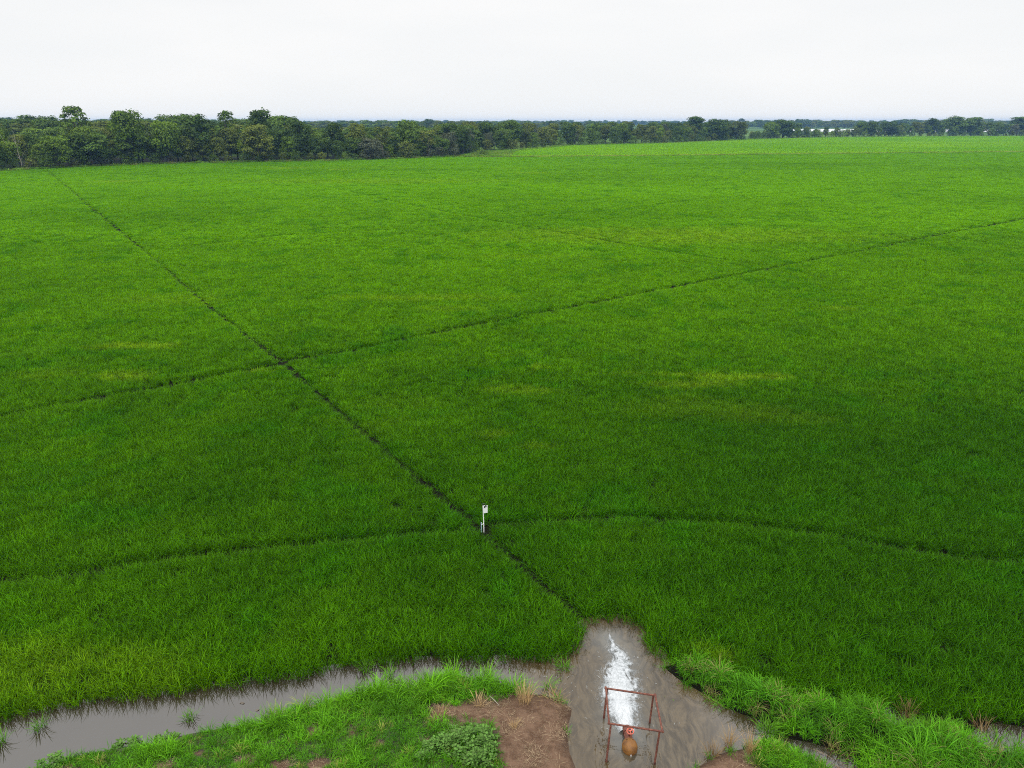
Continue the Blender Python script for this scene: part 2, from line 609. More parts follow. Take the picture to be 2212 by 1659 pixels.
# ------------------------------------------------------------------ foam of the discharge
HW = np.interp
hx, hy = np.meshgrid(np.arange(1.9, 4.0, .013), np.arange(13.97, 17.9, .013))
cy = [p_[1] for p_ in PLUME_C]
cxs = [p_[0] for p_ in PLUME_C]
yy = hy.ravel()
xx = hx.ravel() + (fbm(hx.ravel() * 3, hy.ravel() * 3, 41) - .5) * .30
cx_ = np.interp(yy, cy, cxs)
wd_l = np.interp(yy, [13.9, 14.05, 14.2, 14.5, 14.9, 15.5, 16.0, 16.4, 16.8, 17.3, 17.9], [.15, .17, .20, .26, .31, .40, .40, .27, .18, .12, .0])
u = (xx - cx_) / np.maximum(wd_l, 1e-3)
edge = 1 - np.abs(u)
rid = 1 - np.abs(2 * fbm(hx.ravel() * 12 + 4 * fbm(hx.ravel() * 2.5, hy.ravel() * 2.5, 3), hy.ravel() * 3.2, 77, 4) - 1) * 2.2
rid2 = 1 - np.abs(2 * fbm(hx.ravel() * 26 + 2, hy.ravel() * 9, 78, 3) - 1) * 2.0
dens = np.interp(yy, [13.7, 14.5, 15.2, 16.0, 16.6, 17.2, 17.9], [.60, .50, .34, .18, .0, -.3, -.9])
# loose lacy rim around the dense core
lace = np.exp(-np.maximum(0, np.abs(u) - 1) ** 2 / .22) * np.interp(yy, [13.7, 14.1, 17.0, 17.9], [.1, 1, 1, .2])
al = sstep(-.35, 1.0, edge * 1.15 + dens * .9 + (rid - .5) * .60 + (rid2 - .5) * .25)
al = np.maximum(al, lace * .6 * sstep(.45, 1.05, rid * .62 + rid2 * .42))
al *= np.interp(yy, [13.95, 14.0, 17.3, 17.9], [1, 1, .9, .2])
keep = al > .03
hz = .010 + np.clip(edge, 0, 1) ** .7 * np.interp(yy, [13.9, 14.2, 15, 16, 17.9], [.17, .13, .08, .04, .005]) * (.75 + .3 * rid) + .02 * np.clip(rid2, 0, 1) * np.clip(edge + .3, 0, 1)
gidx = np.arange(hx.size).reshape(hx.shape)
Fq = np.stack([gidx[:-1, :-1].ravel(), gidx[:-1, 1:].ravel(), gidx[1:, 1:].ravel(), gidx[1:, :-1].ravel()], 1)
Fq = Fq[keep[Fq].sum(1) >= 1]
used, inv = np.unique(Fq, return_inverse=True)
Fq = inv.reshape(Fq.shape)
V = np.stack([hx.ravel(), yy, hz], 1)[used]
m_foam, nt, out = mat('white_foam')
p = N(nt, 'ShaderNodeBsdfPrincipled')
tc = N(nt, 'ShaderNodeTexCoord').outputs['Object']
fc = mixc(nt, ramp(nt, noise(nt, 11, 6, .75, tc, 1.0), .38, .60), (.17, .185, .185), (.44, .46, .47))
fc = mixc(nt, attr(nt, 'core'), fc, (.52, .54, .55))
nt.links.new(fc, p.inputs['Base Color'])
p.inputs['Roughness'].default_value = .35
b = N(nt, 'ShaderNodeBump')
b.inputs['Strength'].default_value = .35
b.inputs['Distance'].default_value = .02
nt.links.new(noise(nt, 45, 4, .7, tc), b.inputs['Height'])
nt.links.new(b.outputs[0], p.inputs['Normal'])
fa = mathn(nt, 'MULTIPLY_ADD', noise(nt, 32, 4, .75, tc), .9, -.42)
ff = ramp(nt, mathn(nt, 'ADD', attr(nt, 'cover'), fa), -.05, 1.15)
tp = N(nt, 'ShaderNodeBsdfTransparent')
ms = N(nt, 'ShaderNodeMixShader')
nt.links.new(ff, ms.inputs[0])
nt.links.new(tp.outputs[0], ms.inputs[1])
nt.links.new(p.outputs[0], ms.inputs[2])
nt.links.new(ms.outputs[0], out.inputs['Surface'])
core = np.clip(edge * 1.6, 0, 1) * np.interp(yy, [13.7, 14.6, 15.6, 16.5], [1, .9, .45, .1])
me = new_mesh('foam', V, Fq, m_foam, True, {'core': ('POINT', 'FLOAT', core[used]), 'cover': ('POINT', 'FLOAT', (al * 1.25)[used])})
tag(link('foam', me), 'white churning foam pouring from the pump outlet into the muddy pool', 'foam', kind='stuff')
# scattered froth specks and drifting curls
bits = MB()
for k in range(150):
    t = random.random()
    if k < 95:
        yb = random.uniform(13.9, 17.3)
        xb = np.interp(yb, cy, cxs) + random.gauss(0, .55)
    else:
        xb, yb = random.uniform(-.2, 2.0), random.uniform(15.0, 16.6)
    if np.max(sdist(np.array([xb]), np.array([yb]), WET)) < .25 or np.max(sdist(np.array([xb]), np.array([yb]), w_bank)) > -.25:
        continue
    L = random.uniform(.02, .12)
    a = random.uniform(-.6, .6) + PI / 2
    n = 5
    c0 = random.uniform(-1.2, 1.2)
    P = [(xb + L * math.cos(a + c0 * i / n) * i / n, yb + L * math.sin(a + c0 * i / n) * i / n) for i in range(n + 1)]
    wv = random.uniform(.003, .009)
    v = []
    for i, (qx, qy) in enumerate(P):
        ww = wv * (1 - abs(2 * i / n - 1) * .8)
        v += [(qx - ww * math.sin(a), qy + ww * math.cos(a), .006), (qx + ww * math.sin(a), qy - ww * math.cos(a), .009)]
    bits.add(v, [[2 * i, 2 * i + 1, 2 * i + 3, 2 * i + 2] for i in range(n)])
m_froth = plain('froth_flecks', (.28, .29, .28), .5)
o = bits.build('froth', m_froth)
tag(o, 'small flecks and curls of froth drifting on the muddy pool', 'froth', kind='stuff')


# ------------------------------------------------------------------ blade tufts and scattering
def tuft(seed, nb, r0, len_r, width, lean=(.1, .5), droop=(.5, 1.3), segs=4, fold=0.0):
    g = np.random.default_rng(seed)
    ang = g.uniform(0, 2 * PI, nb)
    rad = r0 * np.sqrt(g.uniform(0, 1, nb))
    base = np.stack([np.cos(ang + g.normal(0, .6, nb)) * rad, np.sin(ang + g.normal(0, .6, nb)) * rad], 1)
    az = ang + g.normal(0, .9, nb)
    L = g.uniform(*len_r, nb)
    le = g.uniform(*lean, nb)
    dr = g.uniform(*droop, nb)
    W = width * g.uniform(.7, 1.25, nb)
    rn = g.uniform(0, 1, nb)
    V = np.zeros((nb, segs + 1, 2, 3))
    x = np.zeros(nb)
    z = np.zeros(nb)
    tw = g.normal(0, .5, nb)
    for s in range(segs + 1):
        t = s / segs
        wt = W * (.75 + .5 * t) * (1 - t ** 3 * .92) * .5
        sxv, syv = -np.sin(az + tw), np.cos(az + tw)
        cxp = base[:, 0] + x * np.cos(az)
        cyp = base[:, 1] + x * np.sin(az)
        for k, sg in ((0, -1), (1, 1)):
            V[:, s, k, 0] = cxp + sg * wt * sxv
            V[:, s, k, 1] = cyp + sg * wt * syv
            V[:, s, k, 2] = z
        a = le + dr * ((t + .5 / segs) ** 1.7)
        x = x + np.sin(a) * L / segs
        z = z + np.cos(a) * L / segs
    vb = (np.arange(nb) * (segs + 1) * 2)[:, None]
    q = []
    for s in range(segs):
        q.append(np.stack([vb[:, 0] + 2 * s, vb[:, 0] + 2 * s + 1, vb[:, 0] + 2 * s + 3, vb[:, 0] + 2 * s + 2], 1))
    Fq = np.concatenate(q)
    rp = np.repeat(rn, (segs + 1) * 2)
    return V.reshape(-1, 3), Fq, rp


def protos(name, n, m, **kw):
    r = []
    for i in range(n):
        V, Fq, rp = tuft(hash(name) % 1000 + i * 7 if False else (sum(map(ord, name)) + i * 7), **kw)
        me = new_mesh(name, V, Fq, m, True, {'rnd': ('POINT', 'FLOAT', rp)})
        r.append(bpy.data.objects.new(name, me))
    return r


def scatter(name, pts, rotz, scl, tint, plist, tilt=None, label=None, cat=None, kind='stuff', idx=None):
    n = len(pts)
    rot = np.zeros((n, 3))
    rot[:, 2] = rotz
    if tilt is not None:
        rot[:, 0] = tilt[:, 0]
        rot[:, 1] = tilt[:, 1]
    sc = np.asarray(scl)
    if sc.ndim == 1:
        sc = np.stack([sc, sc, sc], 1)
    if idx is None:
        idx = rng.integers(0, len(plist), n)
    me = bpy.data.meshes.new(name)
    me.vertices.add(n)
    me.vertices.foreach_set('co', np.asarray(pts, dtype=np.float32).ravel())
    for k, v in (('rot', rot), ('scl', sc), ('tint', tint)):
        me.attributes.new(k, 'FLOAT_VECTOR', 'POINT').data.foreach_set('vector', np.asarray(v, dtype=np.float32).ravel())
    me.attributes.new('pick', 'INT', 'POINT').data.foreach_set('value', np.asarray(idx, dtype=np.int32))
    o = link(name, me)
    tag(o, label, cat, kind=kind)
    cc = bpy.data.collections.new(name + '_kinds')
    for q in plist:
        cc.objects.link(q)
    ng = bpy.data.node_groups.new(name, 'GeometryNodeTree')
    ng.interface.new_socket('Geometry', in_out='INPUT', socket_type='NodeSocketGeometry')
    ng.interface.new_socket('Geometry', in_out='OUTPUT', socket_type='NodeSocketGeometry')
    gi = ng.nodes.new('NodeGroupInput')
    go = ng.nodes.new('NodeGroupOutput')
    m2p = ng.nodes.new('GeometryNodeMeshToPoints')
    iop = ng.nodes.new('GeometryNodeInstanceOnPoints')
    ci = ng.nodes.new('GeometryNodeCollectionInfo')
    ci.inputs['Collection'].default_value = cc
    ci.inputs['Separate Children'].default_value = True
    ci.inputs['Reset Children'].default_value = True

    def na(nm, typ):
        q = ng.nodes.new('GeometryNodeInputNamedAttribute')
        q.data_type = typ
        q.inputs['Name'].default_value = nm
        return q.outputs['Attribute']
    L = ng.links.new
    L(gi.outputs[0], m2p.inputs['Mesh'])
    L(m2p.outputs[0], iop.inputs['Points'])
    L(ci.outputs[0], iop.inputs['Instance'])
    iop.inputs['Pick Instance'].default_value = True
    L(na('pick', 'INT'), iop.inputs['Instance Index'])
    L(na('rot', 'FLOAT_VECTOR'), iop.inputs['Rotation'])
    L(na('scl', 'FLOAT_VECTOR'), iop.inputs['Scale'])
    L(iop.outputs[0], go.inputs[0])
    mod = o.modifiers.new('scatter', 'NODES')
    mod.node_group = ng
    return o


def in_view(x, y, marg):
    return np.abs(x) < .697 * (CP * y + SP * H) + marg + .03 * y


def jgrid(x0, x1, y0, y1, dens):
    s = 1 / math.sqrt(dens)
    gx, gy = np.meshgrid(np.arange(x0, x1, s), np.arange(y0, y1, s))
    x = gx.ravel() + rng.uniform(-.5, .5, gx.size) * s
    y = gy.ravel() + rng.uniform(-.5, .5, gx.size) * s
    return x, y


# pale and yellowed spots of the crop: picture point, half size in metres, strength
YEL = [(300, 740, 3.2, .9, .9), (245, 744, 3, .7, .6), (270, 803, 2.2, 1.2, .7), (100, 800, 2.5, 1.2, .35), (900, 637, 9, 1.4, .7), (960, 660, 4, 1.2, .35),
       (1600, 806, 3.2, .7, 1), (1500, 822, 3.6, .9, .6), (1450, 800, 5, .5, .45), (1130, 835, 2.5, 1, .5), (1165, 785, .6, .8, .6), (1070, 930, 1, .5, .4), (1160, 955, 1, .4, .4),
       (1470, 870, 4, 2, .25), (1630, 885, 3, 1.5, .3), (1740, 895, 2, 1.2, .25), (250, 390, 7, 4, .9), (625, 362, 8, 6, .9), (730, 365, 5, 4, .8), (800, 390, 40, 10, .55), (1150, 372, 7, 4, .7),
       (1108, 363, 8, 4, .5), (1450, 505, 30, 9, .8), (1300, 498, 14, 5, .6), (1130, 550, 8, 2, .4), (1815, 660, 2, 1, .6), (380, 640, 6, 3, .3), (560, 793, 1.2, .4, .7), (200, 395, 25, 8, .2),
       (830, 880, 3, 3, .15), (600, 360, 60, 8, .3), (100, 1440, 2.6, 1.5, .5), (250, 1420, 2.6, 1.2, .4), (330, 1460, 2.4, .6, .35), (40, 1400, 2, 1.4, .35), (1540, 1400, .8, .5, .5)]


def yellow(x, y):
    b = np.zeros(x.shape)
    n = fbm(x * .9, y * .9, 61, 3)
    for px, py, a, c, s in YEL:
        ux, uy = U(px, py, .5)
        q = ((x - ux) / (a * .8)) ** 2 + ((y - uy) / (c * .8)) ** 2
        b = np.maximum(b, (s * .95 if a < 8 else s * .75) * sstep(2.0, -.3, q + (n - .5) * 2.2) * (.4 + .9 * n))
    return b


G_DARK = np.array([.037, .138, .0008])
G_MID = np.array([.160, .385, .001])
G_BLUE = np.array([.034, .180, .001])
G_YEL = np.array([.27, .42, .012])


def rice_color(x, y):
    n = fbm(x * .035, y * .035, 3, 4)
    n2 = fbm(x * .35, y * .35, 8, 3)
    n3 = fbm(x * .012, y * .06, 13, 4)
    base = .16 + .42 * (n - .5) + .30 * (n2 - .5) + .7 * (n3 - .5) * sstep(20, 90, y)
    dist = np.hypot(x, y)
    base = base + .36 * sstep(17, 60, y) + .40 * sstep(50, 170, y) - .16 * sstep(3, 16, x) * sstep(50, 18, y) + .10 * sstep(-3, -12, x) * sstep(26, 15, y)  # crop tint painted darker near and right, paler far, standing in for shade
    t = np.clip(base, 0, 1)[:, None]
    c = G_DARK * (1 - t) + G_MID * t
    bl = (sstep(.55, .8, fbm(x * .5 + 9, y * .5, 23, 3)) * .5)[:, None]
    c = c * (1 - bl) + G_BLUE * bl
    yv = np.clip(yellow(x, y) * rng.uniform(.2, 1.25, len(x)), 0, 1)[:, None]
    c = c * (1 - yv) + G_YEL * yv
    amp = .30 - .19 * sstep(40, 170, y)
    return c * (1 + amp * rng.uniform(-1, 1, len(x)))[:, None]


LODS = [
    # y range, density, protos
    (12.0, 36.0, 46.0, dict(nb=24, r0=.085, len_r=(.26, .50), width=.0115, lean=(.03, .40), droop=(.3, 1.8), segs=4)),
    (36.0, 88.0, 18.0, dict(nb=40, r0=.15, len_r=(.27, .48), width=.019, lean=(.03, .40), droop=(.3, 1.5), segs=3)),
    (88.0, 185.0, 4.6, dict(nb=80, r0=.32, len_r=(.28, .48), width=.040, lean=(.03, .40), droop=(.3, 1.4), segs=3)),
    (185.0, 390.0, 1.2, dict(nb=120, r0=.70, len_r=(.28, .48), width=.085, lean=(.03, .40), droop=(.3, 1.3), segs=2)),
]
allp, alls, allc, alli, plist = [], [], [], [], []
for li, (ya, yb, dens, kw) in enumerate(LODS):
    ps = protos('rice_plant', 5, M_RICE, **kw)
    for q in ps:                           # far patches stand for many plants each: their leaves average out
        d_ = q.data.attributes['rnd'].data
        v_ = np.zeros(len(d_), dtype=np.float32)
        d_.foreach_get('value', v_)
        d_.foreach_set('value', .5 + (v_ - .5) * (1, .8, .5, .3)[li])
    hw = .697 * (CP * yb + SP * H) + 5 + .03 * yb
    x, y = jgrid(-hw, hw, ya - .12 * ya * (li > 0), yb * 1.12 if li < 3 else yb, dens)
    jit = rng.uniform(-1, 1, len(x)) * .1 * y
    k = (((y + jit) > ya) | (li == 0)) & ((y + jit) <= yb) & in_view(x, y, 4)
    x, y = x[k], y[k]
    k = inside(x, y, RICE_FIELD)
    x, y = x[k], y[k]
    # ragged margin at the water, gaps along the tracks
    n = fbm(x * 2.2, y * 2.2, 51, 3)
    hs = np.ones(len(x))
    k = np.ones(len(x), bool)
    if li == 0:
        de = seg_dist(x, y, w_rice)
        k &= de > (.05 + .45 * np.maximum(0, n - .42))
        hs *= 1.0 + .25 * sstep(1.0, .2, de)
        wetness = sstep(.60, .72, fbm(x * .9 + 3, y * .9, 71, 3))
        k &= rng.uniform(0, 1, len(x)) > .25 * wetness * (de < 2)
    for line, wd, soft, st in TR:
        dl = seg_dist(x, y, line)
        w2 = wd * (.75 + .5 * n) + ((.02, .05, .16, .26)[li] if wd > .165 else (.03, .15, .30, .42)[li] if wd > .1 else (0, .05, .12, .2)[li] if wd > 0 else 0)
        k &= ~((dl < w2) & (rng.uniform(0, 1, len(x)) < ((.80 if wd > .1 else .5) if li < 1 else (.66 if wd > .165 else .97 if wd > .1 else .75))))
        hs *= np.where((dl < w2) & (wd > .1), .46, 1.0)
        hs *= 1 - (.5 + .1 * li) * st * sstep(w2 + soft + .14 * li, w2 * .6, dl)
    # small thin spots where the crop did not close
    if li < 2:
        hole = fbm(x * 2.6 + 40, y * 2.6, 131, 3)
        k &= ~((hole > .715) & (rng.uniform(0, 1, len(x)) < .7))
        hs *= 1 - .18 * sstep(.60, .72, hole)
    # post standing in a small opening
    k &= np.hypot(x + 1.02, y - 23.12) > .34
    x, y, n, hs = x[k], y[k], n[k], hs[k]
    z = ground_z(x, y) - .02 if li == 0 else np.full(len(x), .03)
    lf = fbm(x * .25, y * .25, 91, 4)
    s = rng.uniform(.82, 1.15, len(x)) * (.80 + .4 * lf)
    sc = np.stack([s, s, s * hs], 1)
    allp.append(np.stack([x, y, z], 1))
    alls.append(sc)
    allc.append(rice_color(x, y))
    alli.append(rng.integers(0, 5, len(x)) + li * 5)
    plist += ps
P = np.concatenate(allp)
print('rice tufts', len(P), [len(a) for a in allp])
for i, q in enumerate(plist):
    q.name = 'rice_plant_%02d' % i
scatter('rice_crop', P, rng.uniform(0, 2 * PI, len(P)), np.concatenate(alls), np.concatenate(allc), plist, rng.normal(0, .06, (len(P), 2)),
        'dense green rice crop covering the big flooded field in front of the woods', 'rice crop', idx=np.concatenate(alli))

# the paler second field beyond the berm
ps = protos('pale_rice', 4, M_RICE, nb=130, r0=1.5, len_r=(.4, .7), width=.28, lean=(.1, .6), droop=(.3, 1.3), segs=2)
x, y = jgrid(-60, 620, 300, 780, .26)
k = inside(x, y, FAR_FIELD) & in_view(x, y, 15)
x, y = x[k], y[k]
n = fbm(x * .02, y * .02, 5, 4)
n2 = fbm(x * .004, y * .05, 15, 4)
t = np.clip(.5 + 1.2 * (n - .5) + 1.2 * (n2 - .5), 0, 1)[:, None]
c = np.array([.150, .37, .003]) * (1 - t) + np.array([.235, .46, .004]) * t
scatter('pale_rice_crop', np.stack([x, y, np.full(len(x), .03)], 1), rng.uniform(0, 2 * PI, len(x)), rng.uniform(.85, 1.15, len(x)), c, ps, None,
        'paler green second crop field beyond the low grass berm', 'crop field')
print('far crop', len(x))

# rough grass on the berm and on the field margins along the woods
ps = protos('berm_grass', 4, M_GRASS, nb=60, r0=.8, len_r=(.5, 1.1), width=.12, lean=(.1, .6), droop=(.3, 1.2), segs=2)


def along(line, step, off, seed):
    g = np.random.default_rng(seed)
    out = []
    for (ax, ay), (bx, by) in zip(line[:-1], line[1:]):
        L = math.hypot(bx - ax, by - ay)
        n = max(1, int(L / step))
        t = (np.arange(n) + g.uniform(0, 1, n)) / n
        o_ = g.uniform(off[0], off[1], n)
        nx_, ny_ = -(by - ay) / L, (bx - ax) / L
        if ny_ < 0:
            nx_, ny_ = -nx_, -ny_
        out.append(np.stack([ax + (bx - ax) * t + nx_ * o_, ay + (by - ay) * t + ny_ * o_], 1))
    return np.concatenate(out)


q1 = along(w_berm, .16, (-3.0, 4.5), 1)
q2 = along(w_left, .3, (-1.0, 2.0), 2)
q3 = along(w_right, .35, (-3.0, 2.0), 3)
CORNER = np.vstack([w_left[-1:], w_berm[:2], w_right[1:3][::-1], w_right[:1]])
cx0, cy0 = jgrid(-40, 40, 300, 400, .8)
kk = inside(cx0, cy0, CORNER)
q4 = np.stack([cx0[kk], cy0[kk]], 1)
q1 = q1[in_view(q1[:, 0], q1[:, 1], 12)]
nb1 = len(q1)
q5 = np.concatenate([q2, q3, q4])
Q = np.concatenate([q1, q5[in_view(q5[:, 0], q5[:, 1], 12)]])
n = fbm(Q[:, 0] * .12, Q[:, 1] * .12, 19, 3)
t = sstep(.45, .6, n)[:, None]
c = np.array([.19, .34, .03]) * (1 - t) + np.array([.12, .25, .02]) * t
c = c * rng.uniform(.7, 1.3, len(Q))[:, None]
c[:nb1] = np.array([.30, .36, .07]) * rng.uniform(.75, 1.2, (nb1, 1)) * (1 - .55 * sstep(.52, .62, fbm(Q[:nb1, 0] * .15, Q[:nb1, 1] * .15, 29, 3)))[:, None]
pale = (rng.uniform(0, 1, len(Q)) < .12)[:, None]
c = np.where(pale, np.array([.24, .26, .09]), c)
scatter('berm_grass', np.column_stack([Q, np.full(len(Q), .05)]), rng.uniform(0, 2 * PI, len(Q)), np.concatenate([rng.uniform(.4, .8, nb1), rng.uniform(.5, 1.3, len(Q) - nb1)]), c, ps, None,
        'rough pale grass on the low berm and along the wood edge', 'grass')

# ------------------------------------------------------------------ near banks
ps_short = protos('lawn_tuft', 5, M_GRASS, nb=24, r0=.06, len_r=(.06, .17), width=.010, lean=(.2, .9), droop=(.3, 1.3), segs=3)
ps_mid = protos('meadow_tuft', 5, M_GRASS, nb=24, r0=.07, len_r=(.16, .36), width=.012, lean=(.1, .6), droop=(.5, 1.7), segs=4)
ps_tall = protos('tall_grass_tuft', 5, M_GRASS, nb=26, r0=.10, len_r=(.40, .80), width=.016, lean=(.05, .5), droop=(.7, 2.0), segs=5)

x, y = jgrid(-17, 17, 7.5, 18, 190)
sb = sdist(x, y, w_bank)
sm = sdist(x, y, w_mound)
n = fbm(x * 5, y * 5, 31)
nn = fbm(x * 1.1, y * 1.1, 37, 4)
dm = np.maximum(sstep(-.25, .2, sdist(x, y, w_dirt) + (n - .5) * .5), bare(x, y, n))
dm = np.maximum(dm, sstep(-.2, .15, sdist(x, y, MOUNDDIRT) + (n - .5) * .3))
mudw = sstep(-3.5, -5.5, x) * (.20 + .85 * np.maximum(0, fbm(x * 1.4, y * 1.4, 63, 3) - .42))
k = (((sb > -.02 + .35 * np.maximum(0, n - .5) + mudw) | (sm > .05)) & (rng.uniform(0, 1, len(x)) > dm * 1.02)) & in_view(x, y, 4)
x, y, sb, nn, sm = x[k], y[k], sb[k], nn[k], sm[k]
z = ground_z(x, y)
k = z > -.01
x, y, sb, nn, z, sm = x[k], y[k], sb[k], nn[k], z[k], sm[k]
# the lush rim along the water: tall at the right half of the bank
rimline = UL([(600, 1540), (706, 1505), (771, 1493), (895, 1484), (983, 1462), (1060, 1474), (1110, 1484)], .2)
rim = np.exp(-(seg_dist(x, y, rimline) / .62) ** 2)
r0 = rng.uniform(0, 1, len(x))
talld = rim * (.55 + .9 * (fbm(x * 2.4, y * 2.4, 47, 3) - .3))
edgeg = np.exp(-(np.maximum(sb, 0) / .35) ** 2) * (sb > -.3) * .6
kind = np.where(r0 < talld * .55, 2, np.where(r0 < np.maximum(np.maximum(talld * 1.3, edgeg), .08 + .35 * sstep(.5, .7, nn)), 1, 0))
kind = np.where((sm > 0) & (r0 < .7), 1, kind)
t = np.clip(.5 + 1.6 * (nn - .5) + .5 * rim + .25 * edgeg, 0, 1)[:, None]
c = np.array([.040, .160, .010]) * (1 - t) + np.array([.118, .325, .010]) * t
c = c * rng.uniform(.55, 1.4, len(x))[:, None]
yb_ = (rng.uniform(0, 1, len(x)) < .045)[:, None]
c = np.where(yb_, np.array([.26, .30, .06]), c)
s = rng.uniform(.55, 1.1, len(x)) * (.55 + .75 * fbm(x * 2.7, y * 2.7, 49, 3)) * np.where(kind == 2, .55 + .35 * rim, 1.0)
idx = rng.integers(0, 5, len(x)) + kind * 5
pl = ps_short + ps_mid + ps_tall
for i, q in enumerate(pl):
    q.name = 'bank_tuft_%02d' % i
scatter('bank_grass', np.stack([x, y, z - .01], 1), rng.uniform(0, 2 * PI, len(x)), s, c, pl, rng.normal(0, .1, (len(x), 2)),
        'short and knee high bright green grass on the near bank', 'grass', idx=idx)
print('bank grass', len(x))

# tall arching grass on the levee at the right
ps_lev = protos('levee_grass_tuft', 5, M_GRASS, nb=26, r0=.10, len_r=(.45, .85), width=.017, lean=(.05, .5), droop=(.9, 2.2), segs=5)
x, y = jgrid(2.5, 18, 8.5, 18.5, 42)
sl = sdist(x, y, LEVEE)
n = fbm(x * 2, y * 2, 53, 3)
k = (sl > -.05 + .9 * (n - .5)) & in_view(x, y, 4) & (sdist(x, y, POND) < -.05) & (sdist(x, y, POND2) < .05)
x, y, sl, n = x[k], y[k], sl[k], n[k]
z = ground_z(x, y)
nn = fbm(x * .8, y * .8, 57, 4)
crest = sstep(0, .9, sl)
k = rng.uniform(0, 1, len(x)) > .55 * sstep(.58, .70, fbm(x * 2.2, y * 2.2, 58, 3))
t = np.clip(.45 + 1.5 * (nn - .5) + .35 * (1 - crest) * (y > 12), 0, 1)[:, None]
c = np.array([.034, .160, .008]) * (1 - t) + np.array([.112, .325, .008]) * t
c = c * rng.uniform(.55, 1.4, len(x))[:, None]
c = np.where((rng.uniform(0, 1, len(x)) < .05)[:, None], np.array([.25, .24, .08]), c)
s = rng.uniform(.45, 1.05, len(x)) * (.62 + .38 * crest) * (.55 + .9 * fbm(x * 1.6, y * 1.6, 59, 3))
tilt = rng.normal(0, .12, (len(x), 2))
scatter('levee_grass', np.stack([x, y, z - .02], 1)[k], rng.uniform(0, 2 * PI, len(x))[k], s[k], c[k], ps_lev, tilt[k],
        'tall arching bright green grass on the raised levee beside the pool', 'grass')
print('levee', len(x))

# straw litter on the bare soil
ps_lit = protos('straw_litter', 5, M_STRAW, nb=16, r0=.16, len_r=(.06, .22), width=.006, lean=(1.25, 1.55), droop=(-.05, .15), segs=2)
x, y = jgrid(-14, 10, 9, 17, 60)
n = fbm(x * 1.6, y * 1.6, 83, 4)
dd = np.maximum(sdist(x, y, w_dirt), sdist(x, y, MOUNDDIRT))
bb = bare(x, y, fbm(x * 5, y * 5, 31))
k = ((dd > .03) & (rng.uniform(0, 1, len(x)) < .06 + .80 * sstep(.50, .66, n))) | ((bb > .5) & (rng.uniform(0, 1, len(x)) < .8))
x, y = x[k], y[k]
z = ground_z(x, y)
k = z > .03
x, y, z = x[k], y[k], z[k]
c = np.array([.30, .22, .14]) * rng.uniform(.5, 1.35, len(x))[:, None]
scatter('straw_litter', np.stack([x, y, z + .015], 1), rng.uniform(0, 2 * PI, len(x)), rng.uniform(.6, 1.2, len(x)), c, ps_lit, rng.normal(0, .1, (len(x), 2)),
        'matted dead straw lying over the bare brown soil', 'straw')


# single tufts that stand apart
def single_tuft(name, px, py, m, label, cat, group, seed, z0=None, **kw):
    ux, uy = U(px, py, .1 if z0 is None else z0)
    zz = float(ground_z(np.array([ux]), np.array([uy]))[0]) - .01
    V, Fq, rp = tuft(seed, **kw)
    me = new_mesh(name, V, Fq, m, True, {'rnd': ('POINT', 'FLOAT', rp)})
    o = link(name, me, None, (ux, uy, max(zz, -.05)))
    tag(o, label, cat, group)
    return o


def own_mat(name, c, trans=.3, spread=.7):
    m, nt, out = mat(name)
    v = mathn(nt, 'MULTIPLY_ADD', attr(nt, 'rnd'), spread, 1 - spread / 2)
    leaf_shader(nt, out, mixc(nt, 1.0, c, v, 'MULTIPLY'), trans, .03)
    return m


M_DRY = own_mat('dry_grass_blade', (.42, .29, .15), .2)
M_DRY2 = own_mat('brown_dead_grass_blade', (.24, .155, .075), .2)
M_GREEN1 = own_mat('green_clump_blade', (.075, .22, .004))
M_GREEN2 = own_mat('yellow_green_clump_blade', (.14, .34, .015))
dg = 'dry grass tufts on the bare banks'
for i, (px, py, lab, hgt, nb, r0, mm) in enumerate([
    (1134, 1522, 'tall pale dry grass tuft on top of the brown soil spit', .62, 110, .15, M_DRY),
    (1036, 1532, 'small pale dry grass tuft between green bank grass and bare soil', .38, 50, .12, M_DRY),
    (955, 1550, 'low dry grass tuft at the grassy end of the bare soil', .26, 60, .16, M_DRY),
    (1112, 1580, 'thin straw tuft in the middle of the bare soil by the leafy weed', .30, 34, .08, M_DRY),
    (1190, 1512, 'matted brown dead grass at the tip of the soil spit', .40, 90, .24, M_DRY2),
    (609, 1551, 'little fan of dry stalks at the channel edge', .34, 16, .05, M_DRY),
    (1576, 1603, 'upright pale dry grass tuft at the waterline of the small mound', .62, 70, .08, M_DRY),
    (1620, 1628, 'tallest pale dry grass tuft, on the small mound behind its green grass', .66, 80, .08, M_DRY),
    (1540, 1624, 'spreading yellowish dry grass tuft on the pool side of the mound', .42, 80, .13, M_DRY2),
    (1962, 1546, 'brown dead grass tuft between the rice and the levee grass', .65, 70, .16, M_DRY2),
    (2124, 1574, 'brown dead grass fan beside the small right hand puddle', .55, 50, .14, M_DRY2),
    (1800, 1634, 'flattened dead grass in the brown ditch beside the levee', .5, 60, .22, M_DRY2),
]):
    flat = i in (4, 11)
    single_tuft('dry_grass_tuft', px, py, mm, lab, 'dry grass', dg, 300 + i, nb=nb, r0=r0, len_r=(hgt * .6, hgt * 1.1), width=.009,
                lean=(.9, 1.3) if flat else (.0, .45 if hgt > .6 else .8), droop=(.1, .5) if flat else (.1, .9), segs=4)
gg = 'grass clumps standing in the water'
